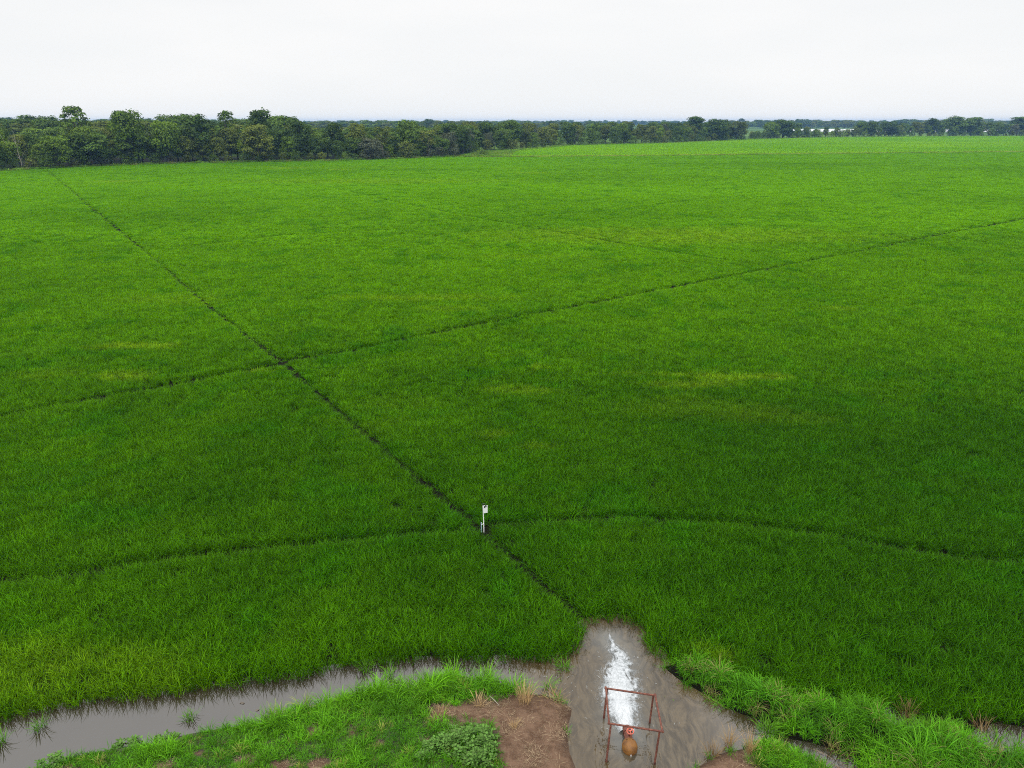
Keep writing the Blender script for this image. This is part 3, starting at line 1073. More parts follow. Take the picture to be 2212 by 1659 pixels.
for i, (px, py, lab, hgt, nb, r0, mm) in enumerate([
    (85, 1574, 'green grass clump standing in the channel close to the rice', .42, 50, .12, M_GREEN1),
    (2, 1604, 'dark grass clump in the channel cut by the picture edge', .45, 46, .12, M_GREEN1),
    (842, 1462, 'small rice clump standing alone in the narrow part of the channel', .45, 40, .09, M_GREEN1),
    (790, 1450, 'rice clump leaning out over the channel where it narrows', .5, 40, .09, M_GREEN1),
    (1053, 1463, 'bright upright grass clump in the water off the lush bank', .55, 60, .10, M_GREEN2),
    (1218, 1445, 'low submerged grass clump at the mouth of the channel', .36, 60, .14, M_GREEN1),
    (1185, 1484, 'sparse grass clump at the tip of the soil spit', .40, 40, .14, M_GREEN2),
    (1125, 1478, 'short grass clump in shallow water before the soil spit', .34, 40, .12, M_GREEN1),
    (1660, 1585, 'broad green grass clump in the water between mound and levee', .50, 110, .20, M_GREEN1),
    (2158, 1600, 'thin grass clump standing in the small right hand puddle', .40, 40, .12, M_GREEN1),
    (2200, 1610, 'second thin grass clump in the right hand puddle, at the picture edge', .40, 40, .12, M_GREEN1),
    (1443, 1496, 'few grass blades lying on the pool below the levee', .26, 14, .06, M_GREEN2),
    (410, 1552, 'round leafy grass clump on the channel bank above the lawn', .30, 60, .13, M_GREEN1),
]):
    flat = i in (11,)
    single_tuft('grass_clump', px, py, mm, lab, 'grass clump', gg, 400 + i, z0=0.0, nb=nb, r0=r0, len_r=(hgt * .6, hgt * 1.15), width=.014,
                lean=(1.2, 1.5) if flat else (.05, .6), droop=(.1, .2) if flat else (.5, 1.7), segs=5)

# ------------------------------------------------------------------ broad-leaved weeds
M_WEED = own_mat('weed_leaf', (.080, .185, .030), .25, 1.0)
M_WEEDSTEM = plain('weed_stem', (.10, .16, .05), .7)


def leaf_quad(c, d, up, L, W):
    d, up = d.normalized(), up.normalized()
    s = d.cross(up).normalized()
    n = s.cross(d)
    return [c, c + d * L * .35 + s * W * .5 + n * L * .04, c + d * L * .72 + s * W * .42 + n * L * .02, c + d * L - n * L * .10,
            c + d * L * .72 - s * W * .42 + n * L * .02, c + d * L * .35 - s * W * .5 + n * L * .04, c + d * L * .5 - n * L * .03]


def weed(px, py, label, rad, hgt, nst, seed):
    g = random.Random(seed)
    ux, uy = U(px, py, .25)
    zz = float(ground_z(np.array([ux]), np.array([uy]))[0])
    root = empty('leafy_weed', (ux, uy, zz), label, 'weed', 'broad leaved weeds on the near bank')
    st = MB()
    v, f, rn = [], [], []
    for k in range(nst):
        a = g.uniform(0, 2 * PI)
        rr = rad * math.sqrt(g.random())
        top = Vector((rr * math.cos(a), rr * math.sin(a) * .75, hgt * g.uniform(.5, 1) * (1 - .55 * (rr / rad) ** 2)))
        b0 = Vector((top.x * .55, top.y * .55, -.03))
        mid = (b0 + top) / 2 + Vector((g.gauss(0, .02), g.gauss(0, .02), .03))
        st.tube([b0, mid, top], [.007, .005, .003], 5)
        nl = g.randint(13, 21)
        for i in range(nl):
            t = 1 - .55 * (i / nl)
            c = (mid.lerp(top, (t - .5) * 2) if t > .5 else b0.lerp(mid, t * 2))
            az = i * 2.4 + g.random()
            el = g.uniform(-.1, .7)
            d = Vector((math.cos(az) * math.cos(el), math.sin(az) * math.cos(el), math.sin(el)))
            L = g.uniform(.035, .085)
            c = c + d * g.uniform(.01, .05)
            q = leaf_quad(c, d, Vector((g.gauss(0, .3), g.gauss(0, .3), 1)), L, L * g.uniform(.55, .8))
            bi = len(v)
            v += q
            f += [[bi, bi + 1, bi + 6], [bi + 1, bi + 2, bi + 6], [bi + 2, bi + 3, bi + 6], [bi + 3, bi + 4, bi + 6], [bi + 4, bi + 5, bi + 6], [bi + 5, bi, bi + 6]]
            rn += [g.random()] * 7
    st.build('stems', M_WEEDSTEM, root)
    me = new_mesh('leaves', v, f, M_WEED, True, {'rnd': ('POINT', 'FLOAT', rn)})
    link('leaves', me, root)
    return root


weed(1010, 1612, 'big leafy green weed at the edge of the bare soil', .72, .42, 85, 1)
weed(950, 1618, 'smaller leafy weed at the grass side of the big one', .36, .30, 26, 2)
weed(1035, 1650, 'leafy weed in front of the big one, cut by the picture bottom', .38, .34, 30, 3)
weed(920, 1640, 'low pale leaved weed alone in the lawn beside the leafy weeds', .20, .18, 10, 7)
weed(110, 1640, 'low broad leaved weed on the mud at the left end of the bank', .42, .22, 22, 4)
weed(272, 1594, 'low broad leaved weed on the mud strip halfway along the channel', .30, .16, 14, 5)
weed(355, 1578, 'small spreading weed on the mud strip beside the grass clump', .26, .14, 12, 6)

# driftwood stick on the soil
st = MB()
a = Vector((*U(1057, 1505, .25), .28))
b_ = Vector((*U(1078, 1528, .2), .26))
st.tube([a, a.lerp(b_, .5) + Vector((.01, 0, .012)), b_], [.008, .010, .006], 6)
tag(st.build('stick', M_PALEBARK), 'thin pale stick lying on the bare soil spit', 'stick')
for i, (px, py, lab) in enumerate([(523, 1519, 'dark floating leaf scrap in the middle of the channel'), (556, 1534, 'smaller dark leaf scrap near the lawn side of the channel'),
                                   (850, 1496, 'brown leaf scrap stuck by the bank where channel meets lush grass'), (626, 1569, 'clod of dark mud on the bank edge by the dry stalks')]):
    ux, uy = U(px, py, 0)
    g = random.Random(i)
    v = [(ux, uy, .012)]
    n = 9
    for k in range(n):
        t = 2 * PI * k / n
        rr = g.uniform(.02, .05)
        v.append((ux + rr * 1.5 * math.cos(t), uy + rr * math.sin(t), .004 + g.uniform(0, .012)))
    zz = max(0, float(ground_z(np.array([ux]), np.array([uy]))[0]))
    v = [(p_[0], p_[1], p_[2] + zz) for p_ in v]
    me = new_mesh('leaf_scrap' if i < 3 else 'mud_clod', v, [[0, 1 + k, 1 + (k + 1) % n] for k in range(n)], M_RUSTDARK if False else M_BARK)
    tag(link(me.name.split('.')[0], me), lab, 'debris')

# ------------------------------------------------------------------ pipe frame
legs_b = [(2.190, 13.12), (3.296, 13.05), (2.287, 14.44), (3.400, 14.28)]
legs_t = [(2.275, 13.30), (3.365, 13.115), (2.335, 14.45), (3.425, 14.235)]
ZT = .90
root = empty('pipe_frame', (2.79, 13.72, 0), 'rusty steel pipe guard frame on four legs over the pump outlet', 'pipe frame')
o0 = Vector(root.location)
R = .0235
for (bx, by), (tx, ty) in zip(legs_b, legs_t):
    m_ = MB()
    B, T = Vector((bx, by, 0)), Vector((tx, ty, ZT - R * .6))
    D = (T - B) / T.z
    m_.tube([B - D * .35 - o0, B.lerp(T, .5) - o0, T - o0], R, 14)
    lg = m_.build('leg', M_RUST, root)
    # wet rusty band at the waterline
    w = MB()
    w.tube([B - D * .02 - o0, B + D * .05 - o0], R + .0025, 14, False)
    w.build('rust_band', M_RUSTDARK, lg)
FL, FR, NR, NL = Vector((2.300, 14.453, ZT)), Vector((3.462, 14.214, ZT)), Vector((3.424, 13.098, ZT)), Vector((2.240, 13.335, ZT))
ext = .035
for a, b, dz in ((FL, FR, .014), (NL, NR, .014), (FL, NL, .026), (FR, NR, .026)):
    m_ = MB()
    d = (b - a).normalized()
    up = Vector((0, 0, dz))
    m_.tube([a - d * ext + up - o0, a.lerp(b, .5) + up - o0, b + d * ext + up - o0], R, 14)
    # weld bead and rust lumps on the pipe
    for k in range(3):
        q = a.lerp(b, random.uniform(.1, .9)) + up
        m_.tube([q - d * .012 - o0, q - o0, q + d * .012 - o0], [R * 1.01, R * 1.09, R * 1.01], 14, False)
    m_.build('rail', M_RUST, root)

# ------------------------------------------------------------------ pump outlet
bx, by = 2.785, 13.50
root = empty('pump_outlet', (bx, by, 0), 'ochre rusted rounded pump outlet with a coral handwheel in the pool', 'pump outlet')
# rounded elbow housing (lies tilted, seam along the middle)
v, f = [], []
n, mm = 40, 28
for i in range(mm + 1):
    t = PI * i / mm                        # along the long axis, 0 = towards the camera
    for k in range(n):
        ph = 2 * PI * k / n
        rr = math.sin(t) ** .88
        xx_ = .185 * rr * math.cos(ph)
        zz_ = .195 * rr * math.sin(ph)
        yy_ = -.205 * math.cos(t)
        seam = math.exp(-((abs(math.cos(ph))) / .10) ** 2) if math.sin(ph) > 0 else 0
        zz_ += .012 * seam * rr
        hoop = math.exp(-((t - PI * .30) / .03) ** 2) * .006
        v.append((xx_ * (1 + hoop / .2), yy_, zz_ * (1 + hoop / .2)))
Rm = Matrix.Rotation(math.radians(24), 3, 'X')
v = [tuple(Rm @ Vector(p_) + Vector((0, -.02, .06))) for p_ in v]
f = [[i * n + k, i * n + (k + 1) % n, (i + 1) * n + (k + 1) % n, (i + 1) * n + k] for i in range(mm) for k in range(n)]
me = new_mesh('housing', v, f, M_OCHRE, True)
hs = link('housing', me, root)
k_ = MB()
k_.tube([Rm @ Vector((0, -.175, .085)) + Vector((0, -.02, .06)), Rm @ Vector((0, -.205, .05)) + Vector((0, -.02, .06)), Rm @ Vector((0, -.228, .0)) + Vector((0, -.02, .06))], [.006, .011, .008], 8)
k_.build('lifting_lug', M_WHITE, hs)
for sgn in (-.07, .07):
    bo = MB()
    q = Rm @ Vector((sgn, .12, .145)) + Vector((0, -.02, .06))
    bo.tube([q - Vector((0, 0, .01)), q + Vector((0, 0, .022))], .012, 6)
    bo.build('bolt', M_RUSTDARK, hs)
w = MB()
w.tube([(0, .10, .13), (0, .28, .125), (0, .52, .10)], [.092, .100, .100], 24)
nk = w.build('neck', M_RUST, root)
w = MB()
w.tube([(0, .33, .122), (0, .365, .12)], .118, 24)
w.build('flange', M_RUSTDARK, nk)
w = MB()
w.tube([(.012, .17, .20), (.016, .15, .32)], [.024, .018], 12)
w.tube([(.016, .15, .32), (.018, .135, .385)], [.010, .009], 10)
w.build('valve_stem', M_RUSTDARK, root)
w = MB()
wc = Vector((.02, .12, .43))
ax_ = Vector((.02, -.18, 1)).normalized()
wc = Vector((.018, .13, .395))
w.torus(wc, .080, .0135, 36, 10, ax_)
Mx = Vector((0, 0, 1)).rotation_difference(ax_).to_matrix()
hw_ = w.build('handwheel', M_CORAL, root)
w = MB()
w.tube([wc - ax_ * .012, wc + ax_ * .016], .021, 16)
w.build('hub', M_CORAL, hw_)
for k in range(3):
    w = MB()
    t = 2 * PI * k / 3 + .5
    dv = Mx @ Vector((math.cos(t), math.sin(t), 0))
    w.tube([wc + dv * .018, wc + dv * .05 + ax_ * .004, wc + dv * .08], .0105, 8)
    w.build('spoke', M_CORAL, hw_)

# ------------------------------------------------------------------ white gauge post in the rice
px0, py0 = U(1045, 1151, .03)
root = empty('gauge_post', (px0, py0, .03), 'white gauge post with a small plate standing where the tracks cross', 'post')
w = MB()
w.tube([(.01, 0, -.3), (.0, 0, .6), (-.012, 0, 1.13)], .0175, 16)
w.build('post', M_WHITE, root)
w = MB()
w.box((.075, -.012, .97), (.15, .02, .30), .25)
pl_ = w.build('plate', M_WHITE, root, False, bevel=.004)
w = MB()
w.box((.045, -.036, 1.075), (.045, .02, .055), .25)
w.box((.088, -.03, 1.118), (.05, .03, .05), .25)
w.build('clip', M_BLACK, pl_, False)
w = MB()
w.tube([(-.012, .0, 1.125), (-.012, .0, 1.165)], .021, 14)
w.box((.012, .0, 1.172), (.07, .035, .022))
w.build('cap', M_BLACK, root)
w = MB()
w.tube([(-.085, .0, .02), (-.085, .0, .42)], .017, 12)
tb = w.build('gauge_tube', M_PALEBLUE, root)
w = MB()
w.tube([(-.085, -.02, .36), (.012, -.024, .38)], .010, 8)
w.build('bracket', M_WHITE, root)
w = MB()
w.tube([(-.108, .0, .18), (-.108, .0, .43)], .013, 10)
w.build('float_rod', M_BLACK, tb)

# ------------------------------------------------------------------ trees
CROWNS = {
    'dark': crown_mat('dark_leaves', (.050, .102, .016), .7, .5, (.098, .150, .014)),
    'olive': crown_mat('olive_leaves', (.098, .138, .022), .5, .4, (.13, .135, .024)),
    'fresh': crown_mat('fresh_leaves', (.095, .172, .014), .45, .4, (.14, .185, .014)),
    'grey': crown_mat('grey_leaves', (.085, .105, .065), .3, .3, (.105, .10, .065)),
}


def make_tree(seed, Ht, W, style):
    """returns trunk and crown vertex data; Ht, W in metres"""
    g = np.random.default_rng(seed)
    mb = MB()
    low = {'round': .22, 'bush': .02, 'open': .42, 'tall': .25, 'oval': .12}[style]
    lobes = []
    nl = {'round': 26, 'bush': 15, 'open': 17, 'tall': 28, 'oval': 24}[style]
    for k in range(nl):
        t = (k + g.uniform(0, 1)) / nl
        zc = low + (1 - low) * (t ** .85) * .90
        q = (zc - low) / (1 - low)
        prof = {'round': math.sqrt(max(.05, 1 - (2 * q - .85) ** 2 / 1.5)), 'bush': math.sqrt(max(.05, 1 - q * q)), 'open': .55 + .45 * math.sin(PI * min(1, q + .1)),
                'tall': .95 - .55 * q ** 2, 'oval': math.sqrt(max(.06, 1 - (2 * q - .8) ** 2 / 1.6)) * .95}[style]
        a = k * 2.4 + g.normal(0, .5)
        rr = W * .5 * prof * g.uniform(.35, .78)
        lr = W * g.uniform(.13, .23) * (1.0 if style != 'open' else .72)
        lobes.append((np.array([rr * math.cos(a), rr * math.sin(a), zc * Ht]), np.array([lr * 1.15, lr * 1.15, lr * g.uniform(.62, .95)])))
    lobes.append((np.array([g.normal(0, .05) * W, g.normal(0, .05) * W, Ht * .91]), np.array([W * .15, W * .15, Ht * .07])))
    # trunk and limbs
    lean = g.normal(0, .03, 2)
    tr = max(.10, Ht * .018)
    spine = [Vector((lean[0] * t * Ht + .15 * math.sin(3 * t + seed), lean[1] * t * Ht, t * Ht * .8 - .3 * (t == 0))) for t in (0, .2, .45, .7, 1)]
    mb.tube(spine, [tr * 1.25, tr, tr * .75, tr * .5, tr * .2], 7)
    for c_, r_ in lobes[::2]:
        zb = max(.1, c_[2] / Ht - .28)
        s0 = Vector((lean[0] * zb * Ht, lean[1] * zb * Ht, zb * Ht))
        e = Vector(c_)
        mb.tube([s0, s0.lerp(e, .55) + Vector((0, 0, .05 * Ht * g.uniform(0, 1))), e], [tr * .42, tr * .26, tr * .08], 5)
    # leaf sprays
    C, Rr, D = [], [], []
    area = 0
    for c_, r_ in lobes:
        n_ = int(36 + 62 * (r_[0] * r_[2]) * (1 if style != 'open' else .75))
        d_ = g.normal(0, 1, (n_, 3))
        d_ /= np.linalg.norm(d_, axis=1)[:, None]
        d_[:, 2] = np.where(d_[:, 2] < -.35, -d_[:, 2], d_[:, 2])
        rad = g.uniform(.45, 1.08, n_) ** .6
        wob = 1 + .28 * np.sin(d_[:, 0] * 5 + seed) * np.sin(d_[:, 1] * 6 + c_[2])
        C.append(c_ + d_ * r_ * rad[:, None] * wob[:, None])
        D.append(d_)
        Rr.append(np.clip(g.normal(.5, .09, n_) + g.normal(0, .17), 0, 1))
    C, D, Rr = np.concatenate(C), np.concatenate(D), np.concatenate(Rr)
    C[:, 2] = np.maximum(C[:, 2], .15)
    n_ = len(C)
    nrm = D * .9 + g.normal(0, .38, (n_, 3)) + np.array([0, 0, .35])
    nrm /= np.linalg.norm(nrm, axis=1)[:, None]
    ref = g.normal(0, 1, (n_, 3))
    t1 = np.cross(nrm, ref)
    t1 /= np.linalg.norm(t1, axis=1)[:, None]
    t2 = np.cross(nrm, t1)
    sz = (g.uniform(.16, .42, n_) * (Ht / 14) ** .5)[:, None]
    k1, k2 = g.uniform(.7, 1.3, (n_, 1)), g.uniform(.35, .8, (n_, 1))
    V = np.stack([C - t1 * sz * k1, C + t2 * sz * k2 + nrm * sz * .12, C + t1 * sz * g.uniform(.7, 1.3, (n_, 1)), C - t2 * sz * k2 * g.uniform(.6, 1.2, (n_, 1)) - nrm * sz * .1], 1).reshape(-1, 3)
    Fq = np.arange(n_ * 4).reshape(n_, 4)
    V[:, 2] *= Ht / np.percentile(V[:, 2], 99.7)
    return mb, V, Fq, np.repeat(Rr, 4)


VAR = {}


def variant(key, seed, Ht, W, style, leaf, bark=None):
    mb, V, Fq, rn = make_tree(seed, Ht, W, style)
    cm = new_mesh('crown', V, Fq, CROWNS[leaf], False, {'rnd': ('POINT', 'FLOAT', rn)})
    tm = new_mesh('trunk', mb.v, mb.f, bark or M_BARK, True)
    VAR[key] = (tm, cm, Ht, W, leaf, style)


variant('d1', 1, 14, 10, 'round', 'dark')
variant('d2', 2, 15, 9, 'tall', 'dark')
variant('d3', 3, 13, 11, 'round', 'dark')
variant('d4', 4, 15, 11, 'oval', 'dark')
variant('d5', 5, 12, 9.5, 'oval', 'dark')
variant('o1', 11, 13, 10, 'round', 'olive')
variant('o2', 12, 14, 10, 'oval', 'olive')
variant('o3', 13, 12, 9, 'tall', 'olive')
variant('f1', 21, 13, 11, 'oval', 'fresh')
variant('f2', 22, 11, 9.5, 'round', 'fresh')
variant('g1', 31, 10, 9, 'oval', 'grey')
variant('op1', 41, 17, 10, 'open', 'dark')
variant('op2', 42, 16, 10, 'open', 'dark')
variant('p1', 45, 13, 8, 'open', 'olive', M_PALEBARK)
variant('b1', 51, 5, 6.5, 'bush', 'dark')
variant('b2', 52, 5, 6, 'bush', 'olive')
variant('b3', 53, 4.5, 6, 'bush', 'fresh')
variant('b4', 54, 4, 5.5, 'bush', 'grey')

tree_count = 0
ALLT = []


def put_tree(key, x, y, hgt, label, wid=None, name=None, cat='tree', group=None, rz=None):
    global tree_count
    tm, cm, Ht, W, leaf, style = VAR[key]
    o = empty(name or ('bush' if style == 'bush' else 'broadleaf_tree'), (x, y, .0), label, cat, group)
    s = hgt / Ht
    sxy = (wid / W) if wid else s * random.uniform(.88, 1.15)
    o.scale = (sxy, sxy, s)
    o.rotation_euler = (0, 0, random.uniform(0, 2 * PI) if rz is None else rz)
    link('trunk', tm, o)
    link('crown', cm, o)
    tree_count += 1
    ALLT.append(o)
    return o


def edge_y(px):
    if px <= 997:
        e = LEFT_EDGE
    else:
        e = RIGHT_EDGE
    py = float(np.interp(px, [p_[0] for p_ in e], [p_[1] for p_ in e]))
    return U(px, py)[1], U(px, py)[1]


HEROES = [
    # px, top py, metres behind the edge, width m, kind, short name, label
    (155, 231, 20, 12, 'op1', 'the tall open crowned tree', 'tallest tree, with an open leaning crown above the left wood'),
    (268, 241, 7, 14.5, 'f1', 'the big fresh green tree', 'big fresh green tree rising from field edge above the left wood'),
    (352, 264, 4, 10.5, 'f2', 'the rounded light green tree', 'rounded light green tree right of the big fresh green tree'),
    (420, 249, 9, 13, 'd4', 'the broad dark tree', 'broad tall dark green tree in the middle of the left wood'),
    (484, 241, 16, 10.5, 'op2', 'the sparse dark crown', 'dark tree with a sparse see-through sloping crown top'),
    (557, 238.5, 14, 10.5, 'd2', 'the high dark dome', 'high dark green dome shaped tree, second tallest of left wood'),
    (552, 271, 3, 11, 'o2', 'the soft olive tree', 'soft olive green tree at field edge before the high dark dome'),
    (188, 287, 3, 13, 'd3', 'the wide dark front tree', 'wide dark tree at field edge under the tall open crowned tree'),
    (115, 295, 3, 9, 'f2', 'the light green front tree', 'light green tree at field edge left of the wide dark one'),
    (645, 262, 10, 11, 'd5', 'the dark pointed tree', 'dark tree with a small pointed top where the left wood gets lower'),
    (720, 267, 9, 8, 'd2', 'the narrow dark tree', 'narrow dark tree standing above lower trees in the left wood'),
    (768, 268, 12, 8, 'o2', 'the lone olive dome', 'olive green dome just right of the narrow dark tree'),
    (800, 300, 2, 10, 'g1', 'the grey green shrub tree', 'grey green hazy shrub tree at the field edge'),
    (878, 261, 12, 10.5, 'd4', 'the dark leaning tree', 'dark tall tree near the end of the left wood'),
    (825, 275, 6, 9.5, 'p1', 'the pale trunked tree', 'tree with pale forked bare trunks and a high olive crown'),
    (922, 283, 5, 9, 'p1', 'the thin trunked tree', 'tree with thin pale trunks and dark top near the wood corner'),
    (880, 306, 2, 9.5, 'b2', 'the round olive shrub', 'round olive shrub at field edge under the dark tall tree'),
    (970, 268, 30, 12, 'd1', 'the corner dark tree', 'dark round tree set back behind the corner of the left wood'),
    (1052, 263, 26, 13, 'd3', 'the dark dome past the corner', 'dark dome shaped tree just past the corner of the woods'),
    (1102, 260.5, 22, 15, 'd4', 'the wide flat topped tree', 'wide flat topped dark tree behind the round lone bush'),
    (1226, 263.5, 6, 13.5, 'd5', 'the dark bulging tree', 'dark bulging tree where the far wood meets the pale field'),
    (1325, 264.5, 40, 13, 'd1', 'the small far dome', 'small dark dome standing up behind the far wood'),
    (1505, 252.5, 28, 17, 'd2', 'the highest far dome', 'highest dark dome of the far wood beyond the pale field'),
    (1550, 258, 8, 20, 'd4', 'the broad far dark tree', 'broad dark tree right beside the highest far dome'),
    (1594, 263, 6, 17, 'o1', 'the olive far tree', 'olive tree at the end of the far wood before the pond gap'),
    (1695, 258.5, 8, 21, 'd3', 'the lone dark far tree', 'broad dark tree standing alone between the two pond gaps'),
    (1668, 265, 6, 15, 'd5', 'the squat far tree', 'squat dark tree leaning against the lone broad dark one'),
    (1862, 264.5, 12, 13, 'd2', 'the dark knob', 'dark knob shaped tree above the low row at the far edge'),
    (1887, 263.5, 6, 12, 'd1', 'the second dark knob', 'dark round tree right of the dark knob in the far row'),
    (1925, 263, 5, 18, 'd4', 'the dark far clump', 'dark broad tree where the far row grows tall again'),
    (2066, 251.5, 16, 24, 'd3', 'the tall right dome', 'tall broad dark dome in the right part of the far row'),
    (2105, 254, 14, 20, 'd1', 'the tall right twin', 'tall dark tree right beside the tall broad dome at far right'),
    (2018, 256, 12, 17, 'd5', 'the right shoulder tree', 'dark tree forming the left shoulder of the tall right dome'),
    (2204, 253, 22, 20, 'd2', 'the edge far tree', 'tall dark tree at the right picture edge of the far row'),
]
marks = []
for (px, top, back, wid, key, short, lab) in HEROES:
    Y0 = edge_y(px)[0] + back
    x, y, z = above(px, top, Y0)
    put_tree(key, x, y, z + .3, lab, wid)
    marks.append((px, short))
marks.sort()

# a dead tree with bare pale limbs at the far left
x, y, z = above(30, 281, edge_y(30)[0] + 5)
root = empty('dead_tree', (x, y, 0), 'dead tree with bare pale forked limbs in front of the left wood', 'tree')
w = MB()
w.tube([(0, 0, -.2), (.1, 0, 2.5), (-.2, 0, 5.2), (-.3, 0, 8.4), (-.35, 0, z)], [.14, .12, .09, .06, .02], 7)
w.build('trunk', M_PALEBARK, root)
for pts in ([(-.1, 0, 3.2), (-1.6, .2, 6.0), (-3.4, .1, 7.6), (-4.6, .3, 10.2)], [(-.25, 0, 6.4), (.5, .2, 8.3), (.7, 0, 9.6)], [(-1.6, .2, 6.0), (-1.9, -.3, 7.8), (-2.3, -.2, 9.0)],
            [(0, 0, 2.4), (1.2, -.4, 4.4), (2.0, -.3, 5.4)], [(-.3, 0, 7.6), (-1.0, .1, 9.3), (-1.2, .1, 10.1)]):
    w = MB()
    w.tube(pts, list(np.linspace(.065, .02, len(pts))), 6)
    w.build('limb', M_PALEBARK, root)

# the round lone bush at the corner, and its little neighbour
for px, top, base, wid, key, lab in ((1038, 322.5, 338, 8.6, 'b3', 'round lone bush standing off the corner of the left wood'), (1063, 333, 337.5, 4.4, 'b1', 'small low bush right beside the round lone bush'),
                                     (990, 334.5, 340, 6.5, 'b2', 'low scrubby bush at the foot of the wood corner'), (1008, 337, 341, 4, 'b3', 'tiny bush between the wood corner and the round lone bush')):
    x, y = U(px, base)
    _, _, z = above(px, top, y)
    put_tree(key, x, y, z, lab, wid, cat='bush')


def landmark(px):
    a = [m_ for m_ in marks if m_[0] <= px]
    b = [m_ for m_ in marks if m_[0] > px]
    if a and b:
        return a[-1] if px - a[-1][0] < b[0][0] - px else b[0], (a[-1], b[0])
    return (a or b)[-1 if a else 0], (None, None)


def screen_x(x, y, z=6):
    dy, dz = y, z - H
    return 1106 + F * x / (CP * dy - SP * dz)


cnames = {'dark': 'dark green', 'olive': 'olive', 'fresh': 'fresh green', 'grey': 'grey green'}


def fill_label(key, x, y, hgt, row):
    px = screen_x(x, y)
    near_, _ = landmark(px)
    size = ('small' if hgt < 9 else 'medium' if hgt < 12.5 else 'tall')
    style = VAR[key][5]
    if style == 'bush':
        size = 'low' if hgt < 3.6 else 'big'
    side = 'right' if px > near_[0] else 'left'
    what = 'bush' if style == 'bush' else 'tree'
    pos = {0: 'at field edge', 1: 'inside wood', 2: 'deep in wood'}[row]
    lab = '%s %s %s %s, %s of %s' % (size, cnames[VAR[key][4]], what, pos, side, near_[1])
    return lab


def rowfill(line, step, back, hr, keys, row, seed, cond=None, group='', mx=None):
    g = random.Random(seed)
    acc = 0
    pts = []
    for (ax, ay), (bx_, by_) in zip(line[:-1], line[1:]):
        L = math.hypot(bx_ - ax, by_ - ay)
        nx_, ny_ = -(by_ - ay) / L, (bx_ - ax) / L
        if ny_ < 0:
            nx_, ny_ = -nx_, -ny_
        while acc < L:
            t = acc / L
            off = g.uniform(*back)
            pts.append((ax + (bx_ - ax) * t + nx_ * off, ay + (by_ - ay) * t + ny_ * off))
            acc += step * g.uniform(.7, 1.35)
        acc -= L
    for x, y in pts:
        px = screen_x(x, y)
        if px < -130 or px > 2330:
            continue
        key = g.choice(keys)
        h = g.uniform(*hr)
        if cond:
            h = cond(px, h, key)
            if h is None:
                continue
        what = VAR[key][5] == 'bush'
        put_tree(key, x, y, h, fill_label(key, x, y, h, row), None, cat='bush' if what else 'tree', group=group)


def lim_left(top_of):
    def fn(px, h, key):
        return h
    return fn


gl = 'trees of the left wood'
gr = 'trees of the far wood beyond the pale field'
bl = 'bushes along the field edges'
mix1 = ['d1', 'd2', 'd3', 'd4', 'd5', 'd1', 'd4', 'o1', 'o2', 'o3', 'f1', 'f2', 'g1']
wl_x = [p_[0] for p_ in w_left]
# left wood lowers towards its right end
def taper(px, h, key):
    return h * float(np.interp(px, [-100, 100, 300, 560, 660, 720, 1000], [.90, .90, .98, .95, .87, .74, .74]))
rowfill(w_left, 4.4, (1.2, 3.5), (2.2, 4.6), ['b1', 'b1', 'b2', 'b3', 'b4'], 0, 1, None, bl)
rowfill(w_left, 7.0, (4, 7), (7.5, 11.0), mix1, 0, 2, taper, gl)
rowfill(w_left, 7.0, (10, 15), (10.5, 13.2), mix1, 1, 3, taper, gl)
rowfill(w_left, 8.5, (19, 27), (11.5, 13.8), mix1[:10], 2, 4, taper, gl)
rowfill(w_left[:-1], 12, (33, 48), (12.0, 14.2), mix1[:8], 2, 5, taper, gl)
# wood behind the corner, between left wood and far wood
seg = np.array([w_left[-1] + np.array([2, 6]), w_right[0] + np.array([-2, 0]), w_right[2]])
rowfill(seg, 7, (3, 9), (8, 11), mix1, 1, 6, None, gl)
rowfill(seg, 8, (14, 24), (10.5, 13), mix1, 2, 7, None, gl)


def far_h(px, h, key):                     # the two gaps where the pond shows over low growth
    if 1612 < px < 1657:
        return random.uniform(5.4, 6.6)
    if 1728 < px < 1852:
        return random.uniform(6.2, 9.6)
    return h


rowfill(w_right, 8.5, (1.5, 4), (3.0, 6.0), ['b1', 'b1', 'b2', 'b3', 'o3'], 0, 8, far_h, bl)
rowfill(w_right, 11, (5, 10), (8.0, 11.5), mix1, 0, 9, far_h, gr)
rowfill(w_right, 12, (14, 24), (11.0, 13.6), mix1, 1, 10, lambda px, h, k: None if (1612 < px < 1658 or 1728 < px < 1850) else h, gr)
rowfill(w_right, 15, (30, 46), (12.2, 14.0), mix1[:9], 2, 12, lambda px, h, k: None if (1606 < px < 1662 or 1722 < px < 1856) else h, gr)
sets = {}
for o in ALLT:
    sets.setdefault(o['label'], []).append(o)
for lab, os_ in sets.items():
    if len(os_) > 1 and ', ' in lab:
        side = 'left' if ', left of' in lab else 'right'
        os_.sort(key=lambda o: screen_x(o.location.x, o.location.y) * (1 if side == 'right' else -1))
        words_ = ['nearer %s', 'farther %s']
        if len(os_) > 2:
            words_ = [q + ' %s' for q in ('first', 'second', 'third', 'fourth', 'fifth', 'sixth', 'seventh', 'eighth', 'ninth')]
        for o, w_ in zip(os_, words_):
            o['label'] = lab.replace(', %s of' % side, ', ' + w_ % side + ' of')
print('TREES', tree_count, 'look alike', max(len(v) for v in sets.values()))

# far woods that read as one blue mass: crowns scattered in bands
far_kinds = []
for key in ('d1', 'o2', 'd4', 'o1', 'f2'):
    q = bpy.data.objects.new('far_crown', VAR[key][1])
    far_kinds.append(q)


